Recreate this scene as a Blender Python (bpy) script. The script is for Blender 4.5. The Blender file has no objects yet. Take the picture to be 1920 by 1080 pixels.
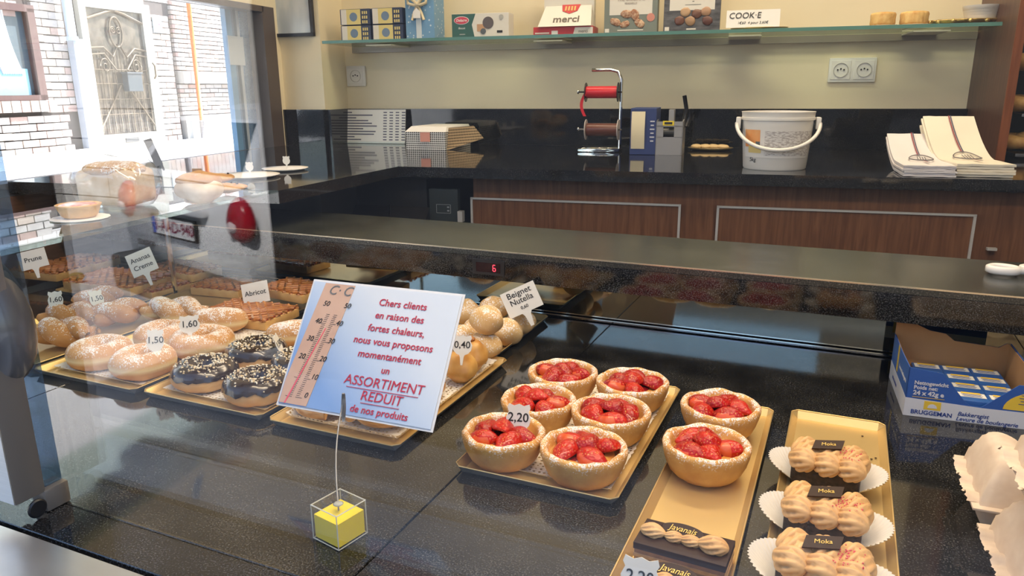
import bpy, bmesh, math, random
from mathutils import Vector, Matrix, noise
random.seed(7)
PI = math.pi
S = bpy.context.scene
C = bpy.context.scene.collection
# ------------------------------------------------------------------ camera
FPX = 1390.0
TILT, ROLL, YAW_F, YAW_B = [math.radians(a) for a in (15.05, -0.45, 24.1, 16.3)]
CAM = Vector((0, 0, 1.45))
def _cam(v):
    x, y, z = v
    cx, cy, cz = x, -z, y
    ct, st = math.cos(TILT), math.sin(TILT)
    yy, zz = cy*ct - cz*st, cy*st + cz*ct
    cr, sr = math.cos(ROLL), math.sin(ROLL)
    return Vector((cx*cr - yy*sr, cx*sr + yy*cr, zz))
_X = _cam((math.cos(YAW_F), -math.sin(YAW_F), 0)); _Y = _cam((math.sin(YAW_F), math.cos(YAW_F), 0)); _Z = _cam((0, 0, 1))
RIGHT = Vector((_X.x, _Y.x, _Z.x)); DOWN = Vector((_X.y, _Y.y, _Z.y)); FWD = Vector((_X.z, _Y.z, _Z.z))
cd = bpy.data.cameras.new('camera'); cam = bpy.data.objects.new('camera', cd); C.objects.link(cam)
M = Matrix((RIGHT, -DOWN, -FWD)).transposed().to_4x4(); M.translation = CAM
cam.matrix_world = M
cd.sensor_width = 36; cd.lens = 36*FPX/1920; cd.clip_start = 0.02; cd.clip_end = 200
S.camera = cam
# ------------------------------------------------------------------ world, sun, exposure
W = bpy.data.worlds.new('sky'); S.world = W; W.use_nodes = True
_n = W.node_tree.nodes; _n.clear()
_o = _n.new('ShaderNodeOutputWorld'); _b = _n.new('ShaderNodeBackground'); _s = _n.new('ShaderNodeTexSky')
_s.sky_type = 'NISHITA'; _s.sun_disc = False
SUN_EL, SUN_AZ = math.radians(50), math.radians(60)          # azimuth measured from +X towards +Y
_s.sun_elevation = SUN_EL; _s.sun_rotation = PI/2 - SUN_AZ
_s.dust_density = 2.0; _s.ozone_density = 1.5
_b.inputs['Strength'].default_value = 0.55
W.node_tree.links.new(_s.outputs[0], _b.inputs[0]); W.node_tree.links.new(_b.outputs[0], _o.inputs[0])
sl = bpy.data.lights.new('sun', 'SUN'); sl.energy = 16; sl.angle = 0.009; sl.color = (1, .97, .94)
so = bpy.data.objects.new('sun', sl); C.objects.link(so)
_sd = Vector((math.cos(SUN_EL)*math.cos(SUN_AZ), math.cos(SUN_EL)*math.sin(SUN_AZ), math.sin(SUN_EL)))
so.rotation_euler = _sd.to_track_quat('Z', 'Y').to_euler(); so.location = (3, 3, 12)
def ceiling_lamp(x, y, z, sx, sy, e, col):
    l = bpy.data.lights.new('ceiling_lamp', 'AREA'); l.shape = 'RECTANGLE'; l.size = sx; l.size_y = sy; l.energy = e; l.color = col
    o = bpy.data.objects.new('ceiling_lamp', l); C.objects.link(o); o.location = (x, y, z); return o
WARM = (1, .80, .56)
ceiling_lamp(0.25, 1.05, 2.80, .5, .25, 8, WARM)
ceiling_lamp(-0.55, 1.15, 2.80, .5, .25, 5, WARM)
ceiling_lamp(0.0, .56, 2.30, 1.8, .06, 17, WARM)          # added strip over the display, in place of daylight on the tickets
ceiling_lamp(0.0, 2.0, 2.80, 1.4, .25, 25, WARM)
ceiling_lamp(-1.1, 2.1, 2.80, .6, .25, 8, WARM)
S.view_settings.view_transform = 'Standard'; S.view_settings.look = 'None'
S.view_settings.exposure = 0.0; S.view_settings.gamma = 1.0; S.view_settings.use_curve_mapping = False
# ------------------------------------------------------------------ frames and rays
DL = YAW_F - YAW_B                                            # the back of the shop is turned against the front
XB = Vector((math.cos(DL), math.sin(DL), 0)); YB = Vector((-math.sin(DL), math.cos(DL), 0))
def bk(xb, w, z): return XB*xb + YB*w + Vector((0, 0, z))
def ray(px, py):
    a, b = (px-960)/FPX, (py-540)/FPX
    return RIGHT*a + DOWN*b + FWD
def onz(px, py, z):
    d = ray(px, py); return CAM + d*((z-CAM.z)/d.z)
def onzb(px, py, z):
    p = onz(px, py, z); return p.dot(XB), p.dot(YB)
def onb(px, py, w):
    d = ray(px, py); p = CAM + d*((w-CAM.dot(YB))/d.dot(YB)); return p.dot(XB), p.z
def onxb(px, py, a):
    d = ray(px, py); p = CAM + d*((a-CAM.dot(XB))/d.dot(XB)); return p.dot(YB), p.z
# ------------------------------------------------------------------ mesh helpers
class MB:
    def __init__(s): s.v = []; s.f = []; s.m = []
    def add(s, V, F, mi=0, mat=None):
        k = len(s.v)
        s.v += [tuple(mat @ Vector(p)) if mat else tuple(p) for p in V]
        s.f += [tuple(i+k for i in f) for f in F]; s.m += [mi]*len(F); return s
    def box(s, c, d, mi=0, rz=0, mat=None):
        x, y, z = d[0]/2, d[1]/2, d[2]/2
        V = [Vector(p) for p in ((-x,-y,-z),(x,-y,-z),(x,y,-z),(-x,y,-z),(-x,-y,z),(x,-y,z),(x,y,z),(-x,y,z))]
        T = Matrix.Translation(c) @ Matrix.Rotation(rz, 4, 'Z')
        if mat: T = mat @ T
        return s.add(V, [(0,3,2,1),(4,5,6,7),(0,1,5,4),(1,2,6,5),(2,3,7,6),(3,0,4,7)], mi, T)
    def bbox(s, c, d, bev, mi=0, rz=0, seg=2, mat=None):
        bm = bmesh.new(); bmesh.ops.create_cube(bm, size=1)
        for v in bm.verts: v.co = Vector((v.co.x*d[0], v.co.y*d[1], v.co.z*d[2]))
        bmesh.ops.bevel(bm, geom=bm.edges[:], offset=bev, segments=seg, profile=.6, affect='EDGES')
        T = Matrix.Translation(c) @ Matrix.Rotation(rz, 4, 'Z')
        if mat: T = mat @ T
        bm.verts.index_update()
        s.add([v.co.copy() for v in bm.verts], [[v.index for v in f.verts] for f in bm.faces], mi, T); bm.free(); return s
    def lathe(s, prof, n=24, mi=0, fn=None, mat=None, c=(0,0,0)):
        V = []; F = []; k = len(prof)
        for i in range(n):
            a = 2*PI*i/n
            for j, (r, z) in enumerate(prof):
                p = Vector((r*math.cos(a)+c[0], r*math.sin(a)+c[1], z+c[2]))
                if fn: p = fn(p, a, j)
                V.append(p)
        for i in range(n):
            for j in range(k-1):
                a, b = i*k+j, ((i+1) % n)*k+j
                F.append((a, b, b+1, a+1))
        return s.add(V, F, mi, mat)
    def tube(s, P, r, n=8, mi=0, closed=False, mat=None, fn=None):
        P = [Vector(p) for p in P]; L = len(P); V = []; F = []
        up = Vector((0, 0, 1)); prev = None
        for i, p in enumerate(P):
            t = (P[(i+1) % L]-P[i-1]) if closed else (P[min(i+1, L-1)]-P[max(i-1, 0)])
            t.normalize()
            if prev is None:
                a = up if abs(t.z) < .9 else Vector((1, 0, 0)); u = t.cross(a).normalized()
            else:
                u = (prev - t*prev.dot(t)).normalized()
            prev = u; w = t.cross(u)
            rr = r(i/(L-1 if L > 1 else 1)) if callable(r) else r
            for j in range(n):
                a = 2*PI*j/n; q = rr*(fn(i, a) if fn else 1)
                V.append(p + u*math.cos(a)*q + w*math.sin(a)*q)
        for i in range(L if closed else L-1):
            for j in range(n):
                a, b = i*n+j, ((i+1) % L)*n+j; c, d = ((i+1) % L)*n+(j+1) % n, i*n+(j+1) % n
                F.append((a, d, c, b))
        if not closed:
            F.append(tuple(range(n))); F.append(tuple(range((L-1)*n+n-1, (L-1)*n-1, -1)))
        return s.add(V, F, mi, mat)
    def prism(s, poly, z0, z1, mi=0, mat=None):
        n = len(poly)
        V = [(x, y, z0) for x, y in poly]+[(x, y, z1) for x, y in poly]
        F = [tuple(range(n-1, -1, -1)), tuple(range(n, 2*n))]+[(i, (i+1) % n, n+(i+1) % n, n+i) for i in range(n)]
        return s.add(V, F, mi, mat)
    def blob(s, c, r, n=20, m=12, amp=0., freq=20., seed=0., mi=0, mat=None, fn=None):
        V = [(0, 0, -1)]; F = []
        for j in range(1, m):
            t = PI*j/m
            for i in range(n):
                a = 2*PI*i/n; V.append((math.sin(t)*math.cos(a), math.sin(t)*math.sin(a), -math.cos(t)))
        V.append((0, 0, 1)); e = len(V)-1
        for i in range(n):
            F.append((0, 1+(i+1) % n, 1+i)); k = 1+(m-2)*n; F.append((e, k+i, k+(i+1) % n))
        for j in range(m-2):
            for i in range(n):
                a, b = 1+j*n+i, 1+j*n+(i+1) % n
                F.append((a, b, b+n, a+n))
        out = []
        for p in V:
            p = Vector(p); d = p.copy()
            if fn: p = fn(p)
            q = Vector((p.x*r[0], p.y*r[1], p.z*r[2]))
            if amp: q += d*amp*noise.noise(q*freq+Vector((seed, seed*1.7, seed*.3)))
            out.append(q+Vector(c))
        return s.add(out, F, mi, mat)
    def grid(s, nx, ny, fn, mi=0):
        V = [fn(i/nx, j/ny) for j in range(ny+1) for i in range(nx+1)]
        F = [(j*(nx+1)+i, j*(nx+1)+i+1, (j+1)*(nx+1)+i+1, (j+1)*(nx+1)+i) for j in range(ny) for i in range(nx)]
        return s.add(V, F, mi)
    def mesh(s, name, mats, smooth=False):
        me = bpy.data.meshes.new(name); me.from_pydata([tuple(v) for v in s.v], [], s.f)
        for m in (mats if isinstance(mats, (list, tuple)) else [mats]): me.materials.append(m)
        me.polygons.foreach_set('material_index', s.m)
        if smooth:
            me.polygons.foreach_set('use_smooth', [True]*len(s.f))
            if smooth != 'all': me.set_sharp_from_angle(angle=math.radians(smooth if smooth is not True else 40))
        me.update(); return me
    def ob(s, name, mats, parent=None, loc=(0,0,0), rot=(0,0,0), smooth=False):
        return obj(name, s.mesh(name, mats, smooth), parent, loc, rot)
def obj(name, me, parent=None, loc=(0,0,0), rot=(0,0,0)):
    o = bpy.data.objects.new(name, me); C.objects.link(o); o.location = loc; o.rotation_euler = rot
    if parent: o.parent = parent
    return o
def tag(o, label, cat, group=None):
    o['label'] = label; o['category'] = cat
    if group: o['group'] = group
    return o
def struct(o): o['kind'] = 'structure'; return o
def stuff(o): o['kind'] = 'stuff'; return o
def thing(name, label, cat, loc=(0,0,0), rz=0, group=None, rot=None):
    o = obj(name, None, None, loc, rot or (0, 0, rz)); o.empty_display_size = .02
    return tag(o, label, cat, group)
def bthing(name, label, cat, xb, w, z, rz=0, group=None): return thing(name, label, cat, bk(xb, w, z), DL+rz, group)
def copy_tree(o, parent=None):
    c = o.copy(); C.objects.link(c); c.parent = parent
    for ch in o.children: copy_tree(ch, c)
    return c
def dup(o, loc, rz, label): 
    c = copy_tree(o); c.location = loc; c.rotation_euler = (0, 0, rz); c['label'] = label; return c
_tx = {}
def text(txt, size, mat, parent, loc=(0,0,0), rot=(0,0,0), align='CENTER', shear=0., name='lettering', ext=.0002, bold=0., sx=1.):
    cu = bpy.data.curves.new('t', 'FONT'); cu.body = txt; cu.size = size; cu.align_x = align; cu.align_y = 'CENTER'
    cu.shear = shear; cu.extrude = ext; cu.resolution_u = 3; cu.offset = bold; cu.space_line = 1.0
    t = bpy.data.objects.new('t', cu); me = bpy.data.meshes.new_from_object(t); me.name = name
    bpy.data.objects.remove(t); bpy.data.curves.remove(cu)
    me.materials.clear(); me.materials.append(mat)
    o = obj(name, me, parent, loc, rot)
    if sx != 1: o.scale = (sx, 1, 1)
    return o
# ------------------------------------------------------------------ materials
def nodes(name):
    m = bpy.data.materials.new(name); m.use_nodes = True; nt = m.node_tree
    return m, nt, nt.nodes['Principled BSDF'], nt.links.new
def mat(name, col, rough=.5, metal=0., emit=None, es=1., trans=0., coat=0., spec=None, sss=0., bump=None, alpha=1.):
    m, nt, b, L = nodes(name)
    b.inputs['Base Color'].default_value = (*col, 1); b.inputs['Roughness'].default_value = rough; b.inputs['Metallic'].default_value = metal
    if emit: b.inputs['Emission Color'].default_value = (*emit, 1); b.inputs['Emission Strength'].default_value = es
    if trans: b.inputs['Transmission Weight'].default_value = trans
    if coat: b.inputs['Coat Weight'].default_value = coat; b.inputs['Coat Roughness'].default_value = .05
    if spec is not None: b.inputs['Specular IOR Level'].default_value = spec
    if sss: b.inputs['Subsurface Weight'].default_value = sss; b.inputs['Subsurface Radius'].default_value = (.01, .004, .002); b.inputs['Subsurface Scale'].default_value = .5
    if bump: add_bump(nt, b, *bump)
    return m
def coords(nt, kind='Object', scale=(1,1,1)):
    t = nt.nodes.new('ShaderNodeTexCoord'); mp = nt.nodes.new('ShaderNodeMapping'); mp.inputs['Scale'].default_value = scale
    nt.links.new(t.outputs[kind], mp.inputs[0]); return mp.outputs[0]
def add_bump(nt, b, scale, strength, dist=.002, kind='Object'):
    n = nt.nodes.new('ShaderNodeTexNoise'); n.inputs['Scale'].default_value = scale; n.inputs['Detail'].default_value = 3
    bp = nt.nodes.new('ShaderNodeBump'); bp.inputs['Strength'].default_value = strength; bp.inputs['Distance'].default_value = dist
    nt.links.new(coords(nt, kind), n.inputs['Vector']); nt.links.new(n.outputs[0], bp.inputs['Height']); nt.links.new(bp.outputs[0], b.inputs['Normal'])
def ramp(nt, fac, stops):
    r = nt.nodes.new('ShaderNodeValToRGB'); e = r.color_ramp.elements
    while len(e) < len(stops): e.new(.5)
    for q, (p, c) in zip(e, stops): q.position = p; q.color = (*c, 1)
    nt.links.new(fac, r.inputs[0]); return r.outputs[0]
def nmat(name, stops, scale=30, rough=.5, detail=4, metal=0., stretch=(1,1,1), bump=0., bd=.002, coat=0., vor=False, distort=0., kind='Object', spec=None, sss=0.):
    m, nt, b, L = nodes(name)
    n = nt.nodes.new('ShaderNodeTexVoronoi' if vor else 'ShaderNodeTexNoise'); n.inputs['Scale'].default_value = scale
    if not vor: n.inputs['Detail'].default_value = detail; n.inputs['Distortion'].default_value = distort
    L(coords(nt, kind, stretch), n.inputs['Vector'])
    L(ramp(nt, n.outputs[0], stops), b.inputs['Base Color'])
    b.inputs['Roughness'].default_value = rough; b.inputs['Metallic'].default_value = metal
    if coat: b.inputs['Coat Weight'].default_value = coat; b.inputs['Coat Roughness'].default_value = .08
    if spec is not None: b.inputs['Specular IOR Level'].default_value = spec
    if sss: b.inputs['Subsurface Weight'].default_value = sss; b.inputs['Subsurface Radius'].default_value = (.008, .004, .002); b.inputs['Subsurface Scale'].default_value = .6
    if bump:
        bp = nt.nodes.new('ShaderNodeBump'); bp.inputs['Strength'].default_value = bump; bp.inputs['Distance'].default_value = bd
        L(n.outputs[0], bp.inputs['Height']); L(bp.outputs[0], b.inputs['Normal'])
    return m
def mixsock(nt, fac, a, b):
    x = nt.nodes.new('ShaderNodeMix'); x.data_type = 'RGBA'
    for k, v in ((0, fac), (6, a), (7, b)):
        if isinstance(v, (int, float)): x.inputs[k].default_value = v
        elif isinstance(v, tuple): x.inputs[k].default_value = (*v, 1)
        else: nt.links.new(v, x.inputs[k])
    return x.outputs[2]
def mathn(nt, op, a, b=None, clamp=False):
    x = nt.nodes.new('ShaderNodeMath'); x.operation = op; x.use_clamp = clamp
    for k, v in ((0, a), (1, b)):
        if v is None: continue
        if isinstance(v, (int, float)): x.inputs[k].default_value = v
        else: nt.links.new(v, x.inputs[k])
    return x.outputs[0]
def sugared(name, dough1, dough2, z0, z1, sugar=(.88,.84,.80), scale=400, amount=.5, cover=.05, rough=.75, band=None):
    """dough with grains of sugar lying on it, thicker between local heights z0 (none) and z1 (most)"""
    m, nt, b, L = nodes(name)
    co = coords(nt)
    n1 = nt.nodes.new('ShaderNodeTexNoise'); n1.inputs['Scale'].default_value = 35; n1.inputs['Detail'].default_value = 5; L(co, n1.inputs['Vector'])
    base = ramp(nt, n1.outputs[0], [(.3, dough1), (.7, dough2)])
    sp = nt.nodes.new('ShaderNodeSeparateXYZ'); L(co, sp.inputs[0])
    mr = nt.nodes.new('ShaderNodeMapRange'); mr.inputs[1].default_value = z0; mr.inputs[2].default_value = z1; L(sp.outputs[2], mr.inputs[0])
    if band:
        bl = mathn(nt, 'SUBTRACT', 1.0, mathn(nt, 'MULTIPLY', mathn(nt, 'ABSOLUTE', mathn(nt, 'SUBTRACT', sp.outputs[2], band[0])), 1/band[1]), True)
        base = mixsock(nt, bl, base, band[2])
    n2 = nt.nodes.new('ShaderNodeTexNoise'); n2.inputs['Scale'].default_value = scale; n2.inputs['Detail'].default_value = 2; L(co, n2.inputs['Vector'])
    n3 = nt.nodes.new('ShaderNodeTexNoise'); n3.inputs['Scale'].default_value = 60; n3.inputs['Detail'].default_value = 3; L(co, n3.inputs['Vector'])
    s = mathn(nt, 'ADD', mathn(nt, 'MULTIPLY', n2.outputs[0], 1.5), mathn(nt, 'MULTIPLY', n3.outputs[0], 1.0))
    s = mathn(nt, 'ADD', s, mathn(nt, 'ADD', mathn(nt, 'MULTIPLY', mr.outputs[0], 2*amount), cover-1.25-2*amount))
    s = mathn(nt, 'MULTIPLY', s, 4.5, True)
    L(mixsock(nt, s, base, sugar), b.inputs['Base Color'])
    b.inputs['Roughness'].default_value = rough
    bp = nt.nodes.new('ShaderNodeBump'); bp.inputs['Strength'].default_value = .35; bp.inputs['Distance'].default_value = .001
    L(mathn(nt, 'ADD', n2.outputs[0], n1.outputs[0]), bp.inputs['Height']); L(bp.outputs[0], b.inputs['Normal'])
    return m
def glass(name, tint=(1,1,1), f0=.043, gain=1.0, rough=0.):
    """clear pane: transmits, and reflects by angle (Schlick) on either face"""
    m = bpy.data.materials.new(name); m.use_nodes = True; nt = m.node_tree; nt.nodes.clear(); L = nt.links.new
    o = nt.nodes.new('ShaderNodeOutputMaterial'); mx = nt.nodes.new('ShaderNodeMixShader')
    t = nt.nodes.new('ShaderNodeBsdfTransparent'); t.inputs[0].default_value = (*tint, 1)
    g = nt.nodes.new('ShaderNodeBsdfGlossy'); g.inputs['Roughness'].default_value = rough
    ge = nt.nodes.new('ShaderNodeNewGeometry'); dt = nt.nodes.new('ShaderNodeVectorMath'); dt.operation = 'DOT_PRODUCT'
    L(ge.outputs['Normal'], dt.inputs[0]); L(ge.outputs['Incoming'], dt.inputs[1])
    c = mathn(nt, 'ABSOLUTE', dt.outputs['Value'])
    p = mathn(nt, 'POWER', mathn(nt, 'SUBTRACT', 1.0, c, True), 5.0)
    fr = mathn(nt, 'MULTIPLY', mathn(nt, 'ADD', f0, mathn(nt, 'MULTIPLY', p, 1-f0)), gain, True)
    L(fr, mx.inputs[0]); L(t.outputs[0], mx.inputs[1]); L(g.outputs[0], mx.inputs[2]); L(mx.outputs[0], o.inputs[0])
    return m
def granite(name, a, b_, rough, scale=420, bump=.0):
    m, nt, b, L = nodes(name); co = coords(nt)
    n = nt.nodes.new('ShaderNodeTexNoise'); n.inputs['Scale'].default_value = scale; n.inputs['Detail'].default_value = 3; L(co, n.inputs['Vector'])
    n2 = nt.nodes.new('ShaderNodeTexNoise'); n2.inputs['Scale'].default_value = 14; n2.inputs['Detail'].default_value = 4; L(co, n2.inputs['Vector'])
    f = mathn(nt, 'ADD', mathn(nt, 'MULTIPLY', n.outputs[0], .75), mathn(nt, 'MULTIPLY', n2.outputs[0], .25))
    L(ramp(nt, f, [(.47, a), (.58, tuple((x+y)/3 for x, y in zip(a, b_))), (.70, b_)]), b.inputs['Base Color'])
    b.inputs['Roughness'].default_value = rough
    b.inputs['IOR'].default_value = 1.62
    if bump:
        bp = nt.nodes.new('ShaderNodeBump'); bp.inputs['Strength'].default_value = bump; bp.inputs['Distance'].default_value = .0006
        L(n.outputs[0], bp.inputs['Height']); L(bp.outputs[0], b.inputs['Normal'])
    return m
def wood(name, a, b_, rough=.4, axis=(1,1,1), scale=12):
    return nmat(name, [(.3, a), (.7, b_)], scale, rough, 6, stretch=axis, distort=.6)
G_DECK = granite('deck_granite', (.005,.005,.0055), (.12,.118,.112), .07, 520)
G_SHELF = granite('shelf_granite', (.022,.024,.019), (.125,.13,.105), .24)
G_BACK = granite('counter_granite', (.006,.006,.006), (.06,.058,.052), .05)
CREAM = nmat('cream_paint', [(.3, (.80,.71,.50)), (.7, (.84,.75,.54))], 3, .55)
WOOD = wood('reddish_wood', (.125,.051,.022), (.215,.096,.042), .35, (9, 9, .6))
WOOD_D = wood('dark_wood', (.085,.040,.022), (.14,.068,.038), .4, (9, 9, .6))
ALU = nmat('brushed_aluminium', [(.3, (.62,.60,.56)), (.7, (.68,.66,.62))], 60, .32, 3, .85, stretch=(.3,.3,8))
ALU_D = mat('taupe_aluminium', (.20,.175,.15), .4, .4)
CHROME = mat('chrome', (.75,.75,.75), .12, 1.)
DARK = mat('dark_interior', (.02,.02,.02), .5)
BLACK = mat('black_plastic', (.012,.012,.013), .35)
WHITE = mat('white_plastic', (.82,.81,.78), .4)
PAPER = mat('white_paper', (.83,.82,.80), .7)
INK = mat('black_ink', (.02,.02,.02), .6)
GOLD = mat('gold_card', (.66,.47,.20), .36, .55)
SILVER = mat('grey_card', (.36,.36,.35), .4, .5)
GLASS_F = glass('shop_window_glass', (.985,.99,.985), .052)
GLASS_S = glass('shelf_glass', (.82,.90,.86), .04)
GLASS_W = glass('side_window_glass', (.98,.99,1), .04)
# ================================================================== STRUCTURE
ZC = 1.245           # top of the rear counter and of its left wing
SY = 1.22            # front edge of the low serving shelf
ZS = 1.45-.322*SY/1.35           # top of the low serving shelf
WALLW = 2.765        # rear wall, distance along the back frame
XL = -1.66           # plane of the left window
FL = .33             # shop floor
def bstruct(name, box_list, m, smooth=False):
    b = MB()
    for (x0, x1, w0, w1, z0, z1) in box_list: b.box(((x0+x1)/2, (w0+w1)/2, (z0+z1)/2), (x1-x0, w1-w0, z1-z0))
    return struct(b.ob(name, m, None, (0,0,0), (0,0,DL), smooth))
def wstruct(name, box_list, m):
    b = MB()
    for (x0, x1, w0, w1, z0, z1) in box_list: b.box(((x0+x1)/2, (w0+w1)/2, (z0+z1)/2), (x1-x0, w1-w0, z1-z0))
    return struct(b.ob(name, m))
WT = 1.745           # head of the left window
bstruct('floor', [(-1.86, 2.6, .55, 2.9, FL-.1, FL)], nmat('floor_tile', [(.3,(.10,.085,.07)),(.7,(.14,.12,.10))], 8, .4))
bstruct('wall_back', [(-1.86, 2.6, WALLW, WALLW+.12, FL, 2.9)], CREAM)
bstruct('wall_pillar', [(-1.72, -1.49, 2.585, WALLW, ZC+.001, 2.9)], CREAM)
bstruct('wall_left', [(XL-.18, XL-.001, .62, WALLW, FL, 1.21), (XL-.18, XL-.001, .62, WALLW, WT, 2.9), (XL-.05, XL-.001, 2.555, WALLW, 1.21, WT)], CREAM)
bstruct('wall_right', [(2.5, 2.6, .3, WALLW, FL, 2.9)], CREAM)
wstruct('ceiling', [(-2.0, 2.9, .36, 3.3, 2.9, 3.0)], mat('ceiling_paint', (.13,.12,.11), .8))
wstruct('wall_upper', [(-2.0, 9., .36, 8., 3.0, 3.5)], mat('facade_render', (.45,.42,.38), .8))
wstruct('wall_front', [(-1.75, 2.9, .33, .42, -.15, .985), (-1.75, 2.9, .36, .50, 2.35, 3.0), (1.45, 2.9, .36, .44, .985, 2.35)], mat('facade_stone', (.22,.20,.18), .7))
bstruct('trim_backsplash', [(-1.49, .72, WALLW-.02, WALLW-.0005, ZC, 1.377), (-1.70, -1.488, 2.565, 2.584, ZC, 1.379), (-1.49, -1.468, 2.584, WALLW-.02, ZC, 1.378)], G_BACK)
# left window: frame, sill, pane, mesh panel
win = bstruct('window_1', [(XL-.06, XL+.004, .62, 2.49, 1.21, 1.24), (XL-.06, XL+.004, .62, 2.49, WT-.02, WT), (XL-.06, XL+.004, 2.478, 2.552, 1.21, WT)], mat('window_frame_brown', (.10,.075,.06), .4))
MB().box((XL-.03, 1.555, (1.24+WT-.02)/2), (.008, 1.85, WT-.02-1.24)).ob('pane', GLASS_W, win)
BLUE = mat('pale_blue_paint', (.24,.44,.68), .45)
BLUE_M = nmat('blue_mesh', [(.4,(.16,.25,.40)),(.6,(.27,.38,.55))], 300, .6)
LX = XL-.09
s0, s1 = onxb(427, 120, LX)[0], onxb(489, 120, LX)[0]; SWD = s1-s0
leaf = thing('mesh_screen', 'pale blue framed mesh screen standing at the right end of side window', 'screen', bk(LX, s0, .75), DL)
for nm, y0, y1, m in (('stile', 0, .16, BLUE), ('mesh_panel', .16, .24, BLUE_M), ('dark_gap', .24, .32, mat('gap_slate', (.10,.14,.19), .5)), ('slat', .32, .40, mat('pale_slat', (.62,.68,.74), .5)), ('mesh_panel', .42, .76, BLUE_M), ('stile', .78, 1.0, BLUE)):
    MB().box((0, (y0+y1)/2*SWD, .6), (.02 if m is BLUE else .012, (y1-y0)*SWD, 1.2)).ob(nm, m, leaf)
MB().box((0, SWD/2, .01), (.024, SWD, .02)).ob('bottom_rail', BLUE, leaf)
MB().box((.008, SWD*.22, .84), (.006, SWD*.44, .10)).ob('roller_blind', mat('blind_pale', (.66,.72,.78), .6), leaf)
bstruct('trim_1', [(XL, XL+.012, .66, 2.50, .985, 1.209)], wood('window_board', (.10,.048,.025), (.17,.085,.045), .45, (9,.6,9)))
# front window: pane, aluminium sill profile, corner post
fw = wstruct('window_2', [(-1.75, 1.45, .30, .417, .965, .985)], ALU)
prof = [(.300,.985),(.300,1.002),(.322,1.002),(.322,.994),(.330,.994),(.330,1.0),(.336,1.0),(.336,.992),(.346,.992),(.346,1.006),(.4175,1.001),(.4175,.985)]
MB().prism(prof, -1.75, 1.45, mat=Matrix(((0,0,1,0),(1,0,0,0),(0,1,0,0),(0,0,0,1)))).ob('sill_rail', ALU, fw)
PANE = .4765
MB().box((-.15, PANE, 1.676), (3.2, .005, 1.35)).ob('pane', GLASS_F, fw)
post = thing('window_post', 'taupe aluminium corner post with a round black plug at its foot', 'post', (-.768, .424, 1.0))
b = MB(); b.bbox((-.0235, .017, .70), (.045, .034, 1.35), .003); b.ob('upright', ALU_D, post, smooth=30)
MB().box((-.0235, -.0005, .70), (.045, .0012, 1.345)).ob('lit_face', ALU, post)  # lit side of the post, its brightness painted by a paler aluminium sheet
MB().bbox((-.012, .045, .014), (.024, .028, .026), .002).ob('foot_rail', ALU_D, post, smooth=30)
MB().lathe([(0, .002), (.009, .002), (.0105, .0005), (.0105, -.001)], 24, mat=Matrix.Translation((.0004, .0205, .012)) @ Matrix.Rotation(PI/2, 4, 'Y')).ob('plug', BLACK, post, smooth=30)
MB().box((-.010, .045, .70), (.005, .024, 1.345)).ob('glass_strip', glass('strip_glass', (.45,.55,.66), .09), post)
h = MB(); h.blob((0, 0, 0), (.034, .034, .072), 24, 14, fn=lambda p: Vector((p.x*(1-.12*p.z), p.y*(1-.12*p.z), p.z)))
h.ob('hinge_housing', mat('grey_housing', (.085,.08,.08), .3, coat=.4), post, (-.026, .03, .223), (0, math.radians(-8), 0), 'all')
# ------------------------------------------------------------------ display counter (front deck)
deck = thing('display_counter', 'black polished granite display deck under all the pastry trays', 'counter', (0, 0, 0))
xs = [-1.70, -1.10, -.391, .32, 1.30]; 
for i in range(4):
    x0, x1 = xs[i]+.0008, xs[i+1]-.0008
    MB().bbox(((x0+x1)/2, (.477+1.345)/2, .985), (x1-x0, 1.345-.477, .03), .0008, seg=1).ob('slab', G_DECK, deck)
    MB().bbox(((x0+x1)/2, (.4245+.4755)/2, .985), (x1-x0, .051, .03), .0008, seg=1).ob('edge_strip', G_DECK, deck)
MB().box((-.17, .92, .68), (2.9, .85, .58)).ob('base', DARK, deck)
MB().box((-.383, .4795, 1.0012), (.010, .006, .0024), rz=.5).ob('metal_tab', CHROME, deck)
shelf = thing('serving_shelf', 'long low granite serving shelf with mirrored panel behind the pastries', 'counter')
SX0, SX1 = -1.80, 1.30
SB = SY*1.625/1.35
MB().bbox(((SX0+SX1)/2, (SY-.003+SB)/2, ZS-.006), (SX1-SX0, SB-SY+.003, .012), .001, seg=1).ob('top_slab', G_SHELF, shelf)
MB().box(((SX0+SX1)/2, SY+.006, ZS-.034), (SX1-SX0, .018, .044)).ob('fascia', G_DECK, shelf)
MB().box(((SX0+SX1)/2, SY-.0025, ZS-.0005), (SX1-SX0, .0022, .0022)).ob('edge_trim', mat('pale_edge', (.75,.70,.55), .2, .8), shelf)
MIR = mat('dark_mirror', (.60,.61,.52), .015, 1.0)
MB().box(((SX0+SX1)/2, 1.366, (.999+ZS-.014)/2), (SX1-SX0, .006, ZS-.014-.999)).ob('back_panel', MIR, shelf)
MB().box(((SX0+SX1)/2, 1.354, 1.0025), (SX1-SX0, .006, .005)).ob('rail', CHROME, shelf)
MB().box(((SX0+SX1)/2, 1.42, .735), (SX1-SX0, .09, .80)).ob('body', DARK, shelf)
dx, dz = -.655*SY/1.35, 1.45-(1.45-1.0925)*SY/1.35
dsp = MB().box((dx, SY-.004, dz), (.066, .003, .029)).ob('temperature_display', BLACK, shelf); dsp['label'] = 'black display showing a red 6'
MB().box((dx, SY-.0058, dz), (.050, .001, .018)).ob('window', mat('display_window', (.02,.004,.006), .1), dsp)
RED_LED = mat('red_led', (.9,.05,.08), .5, emit=(1,.06,.10), es=2.2)
seg = MB()
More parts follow.
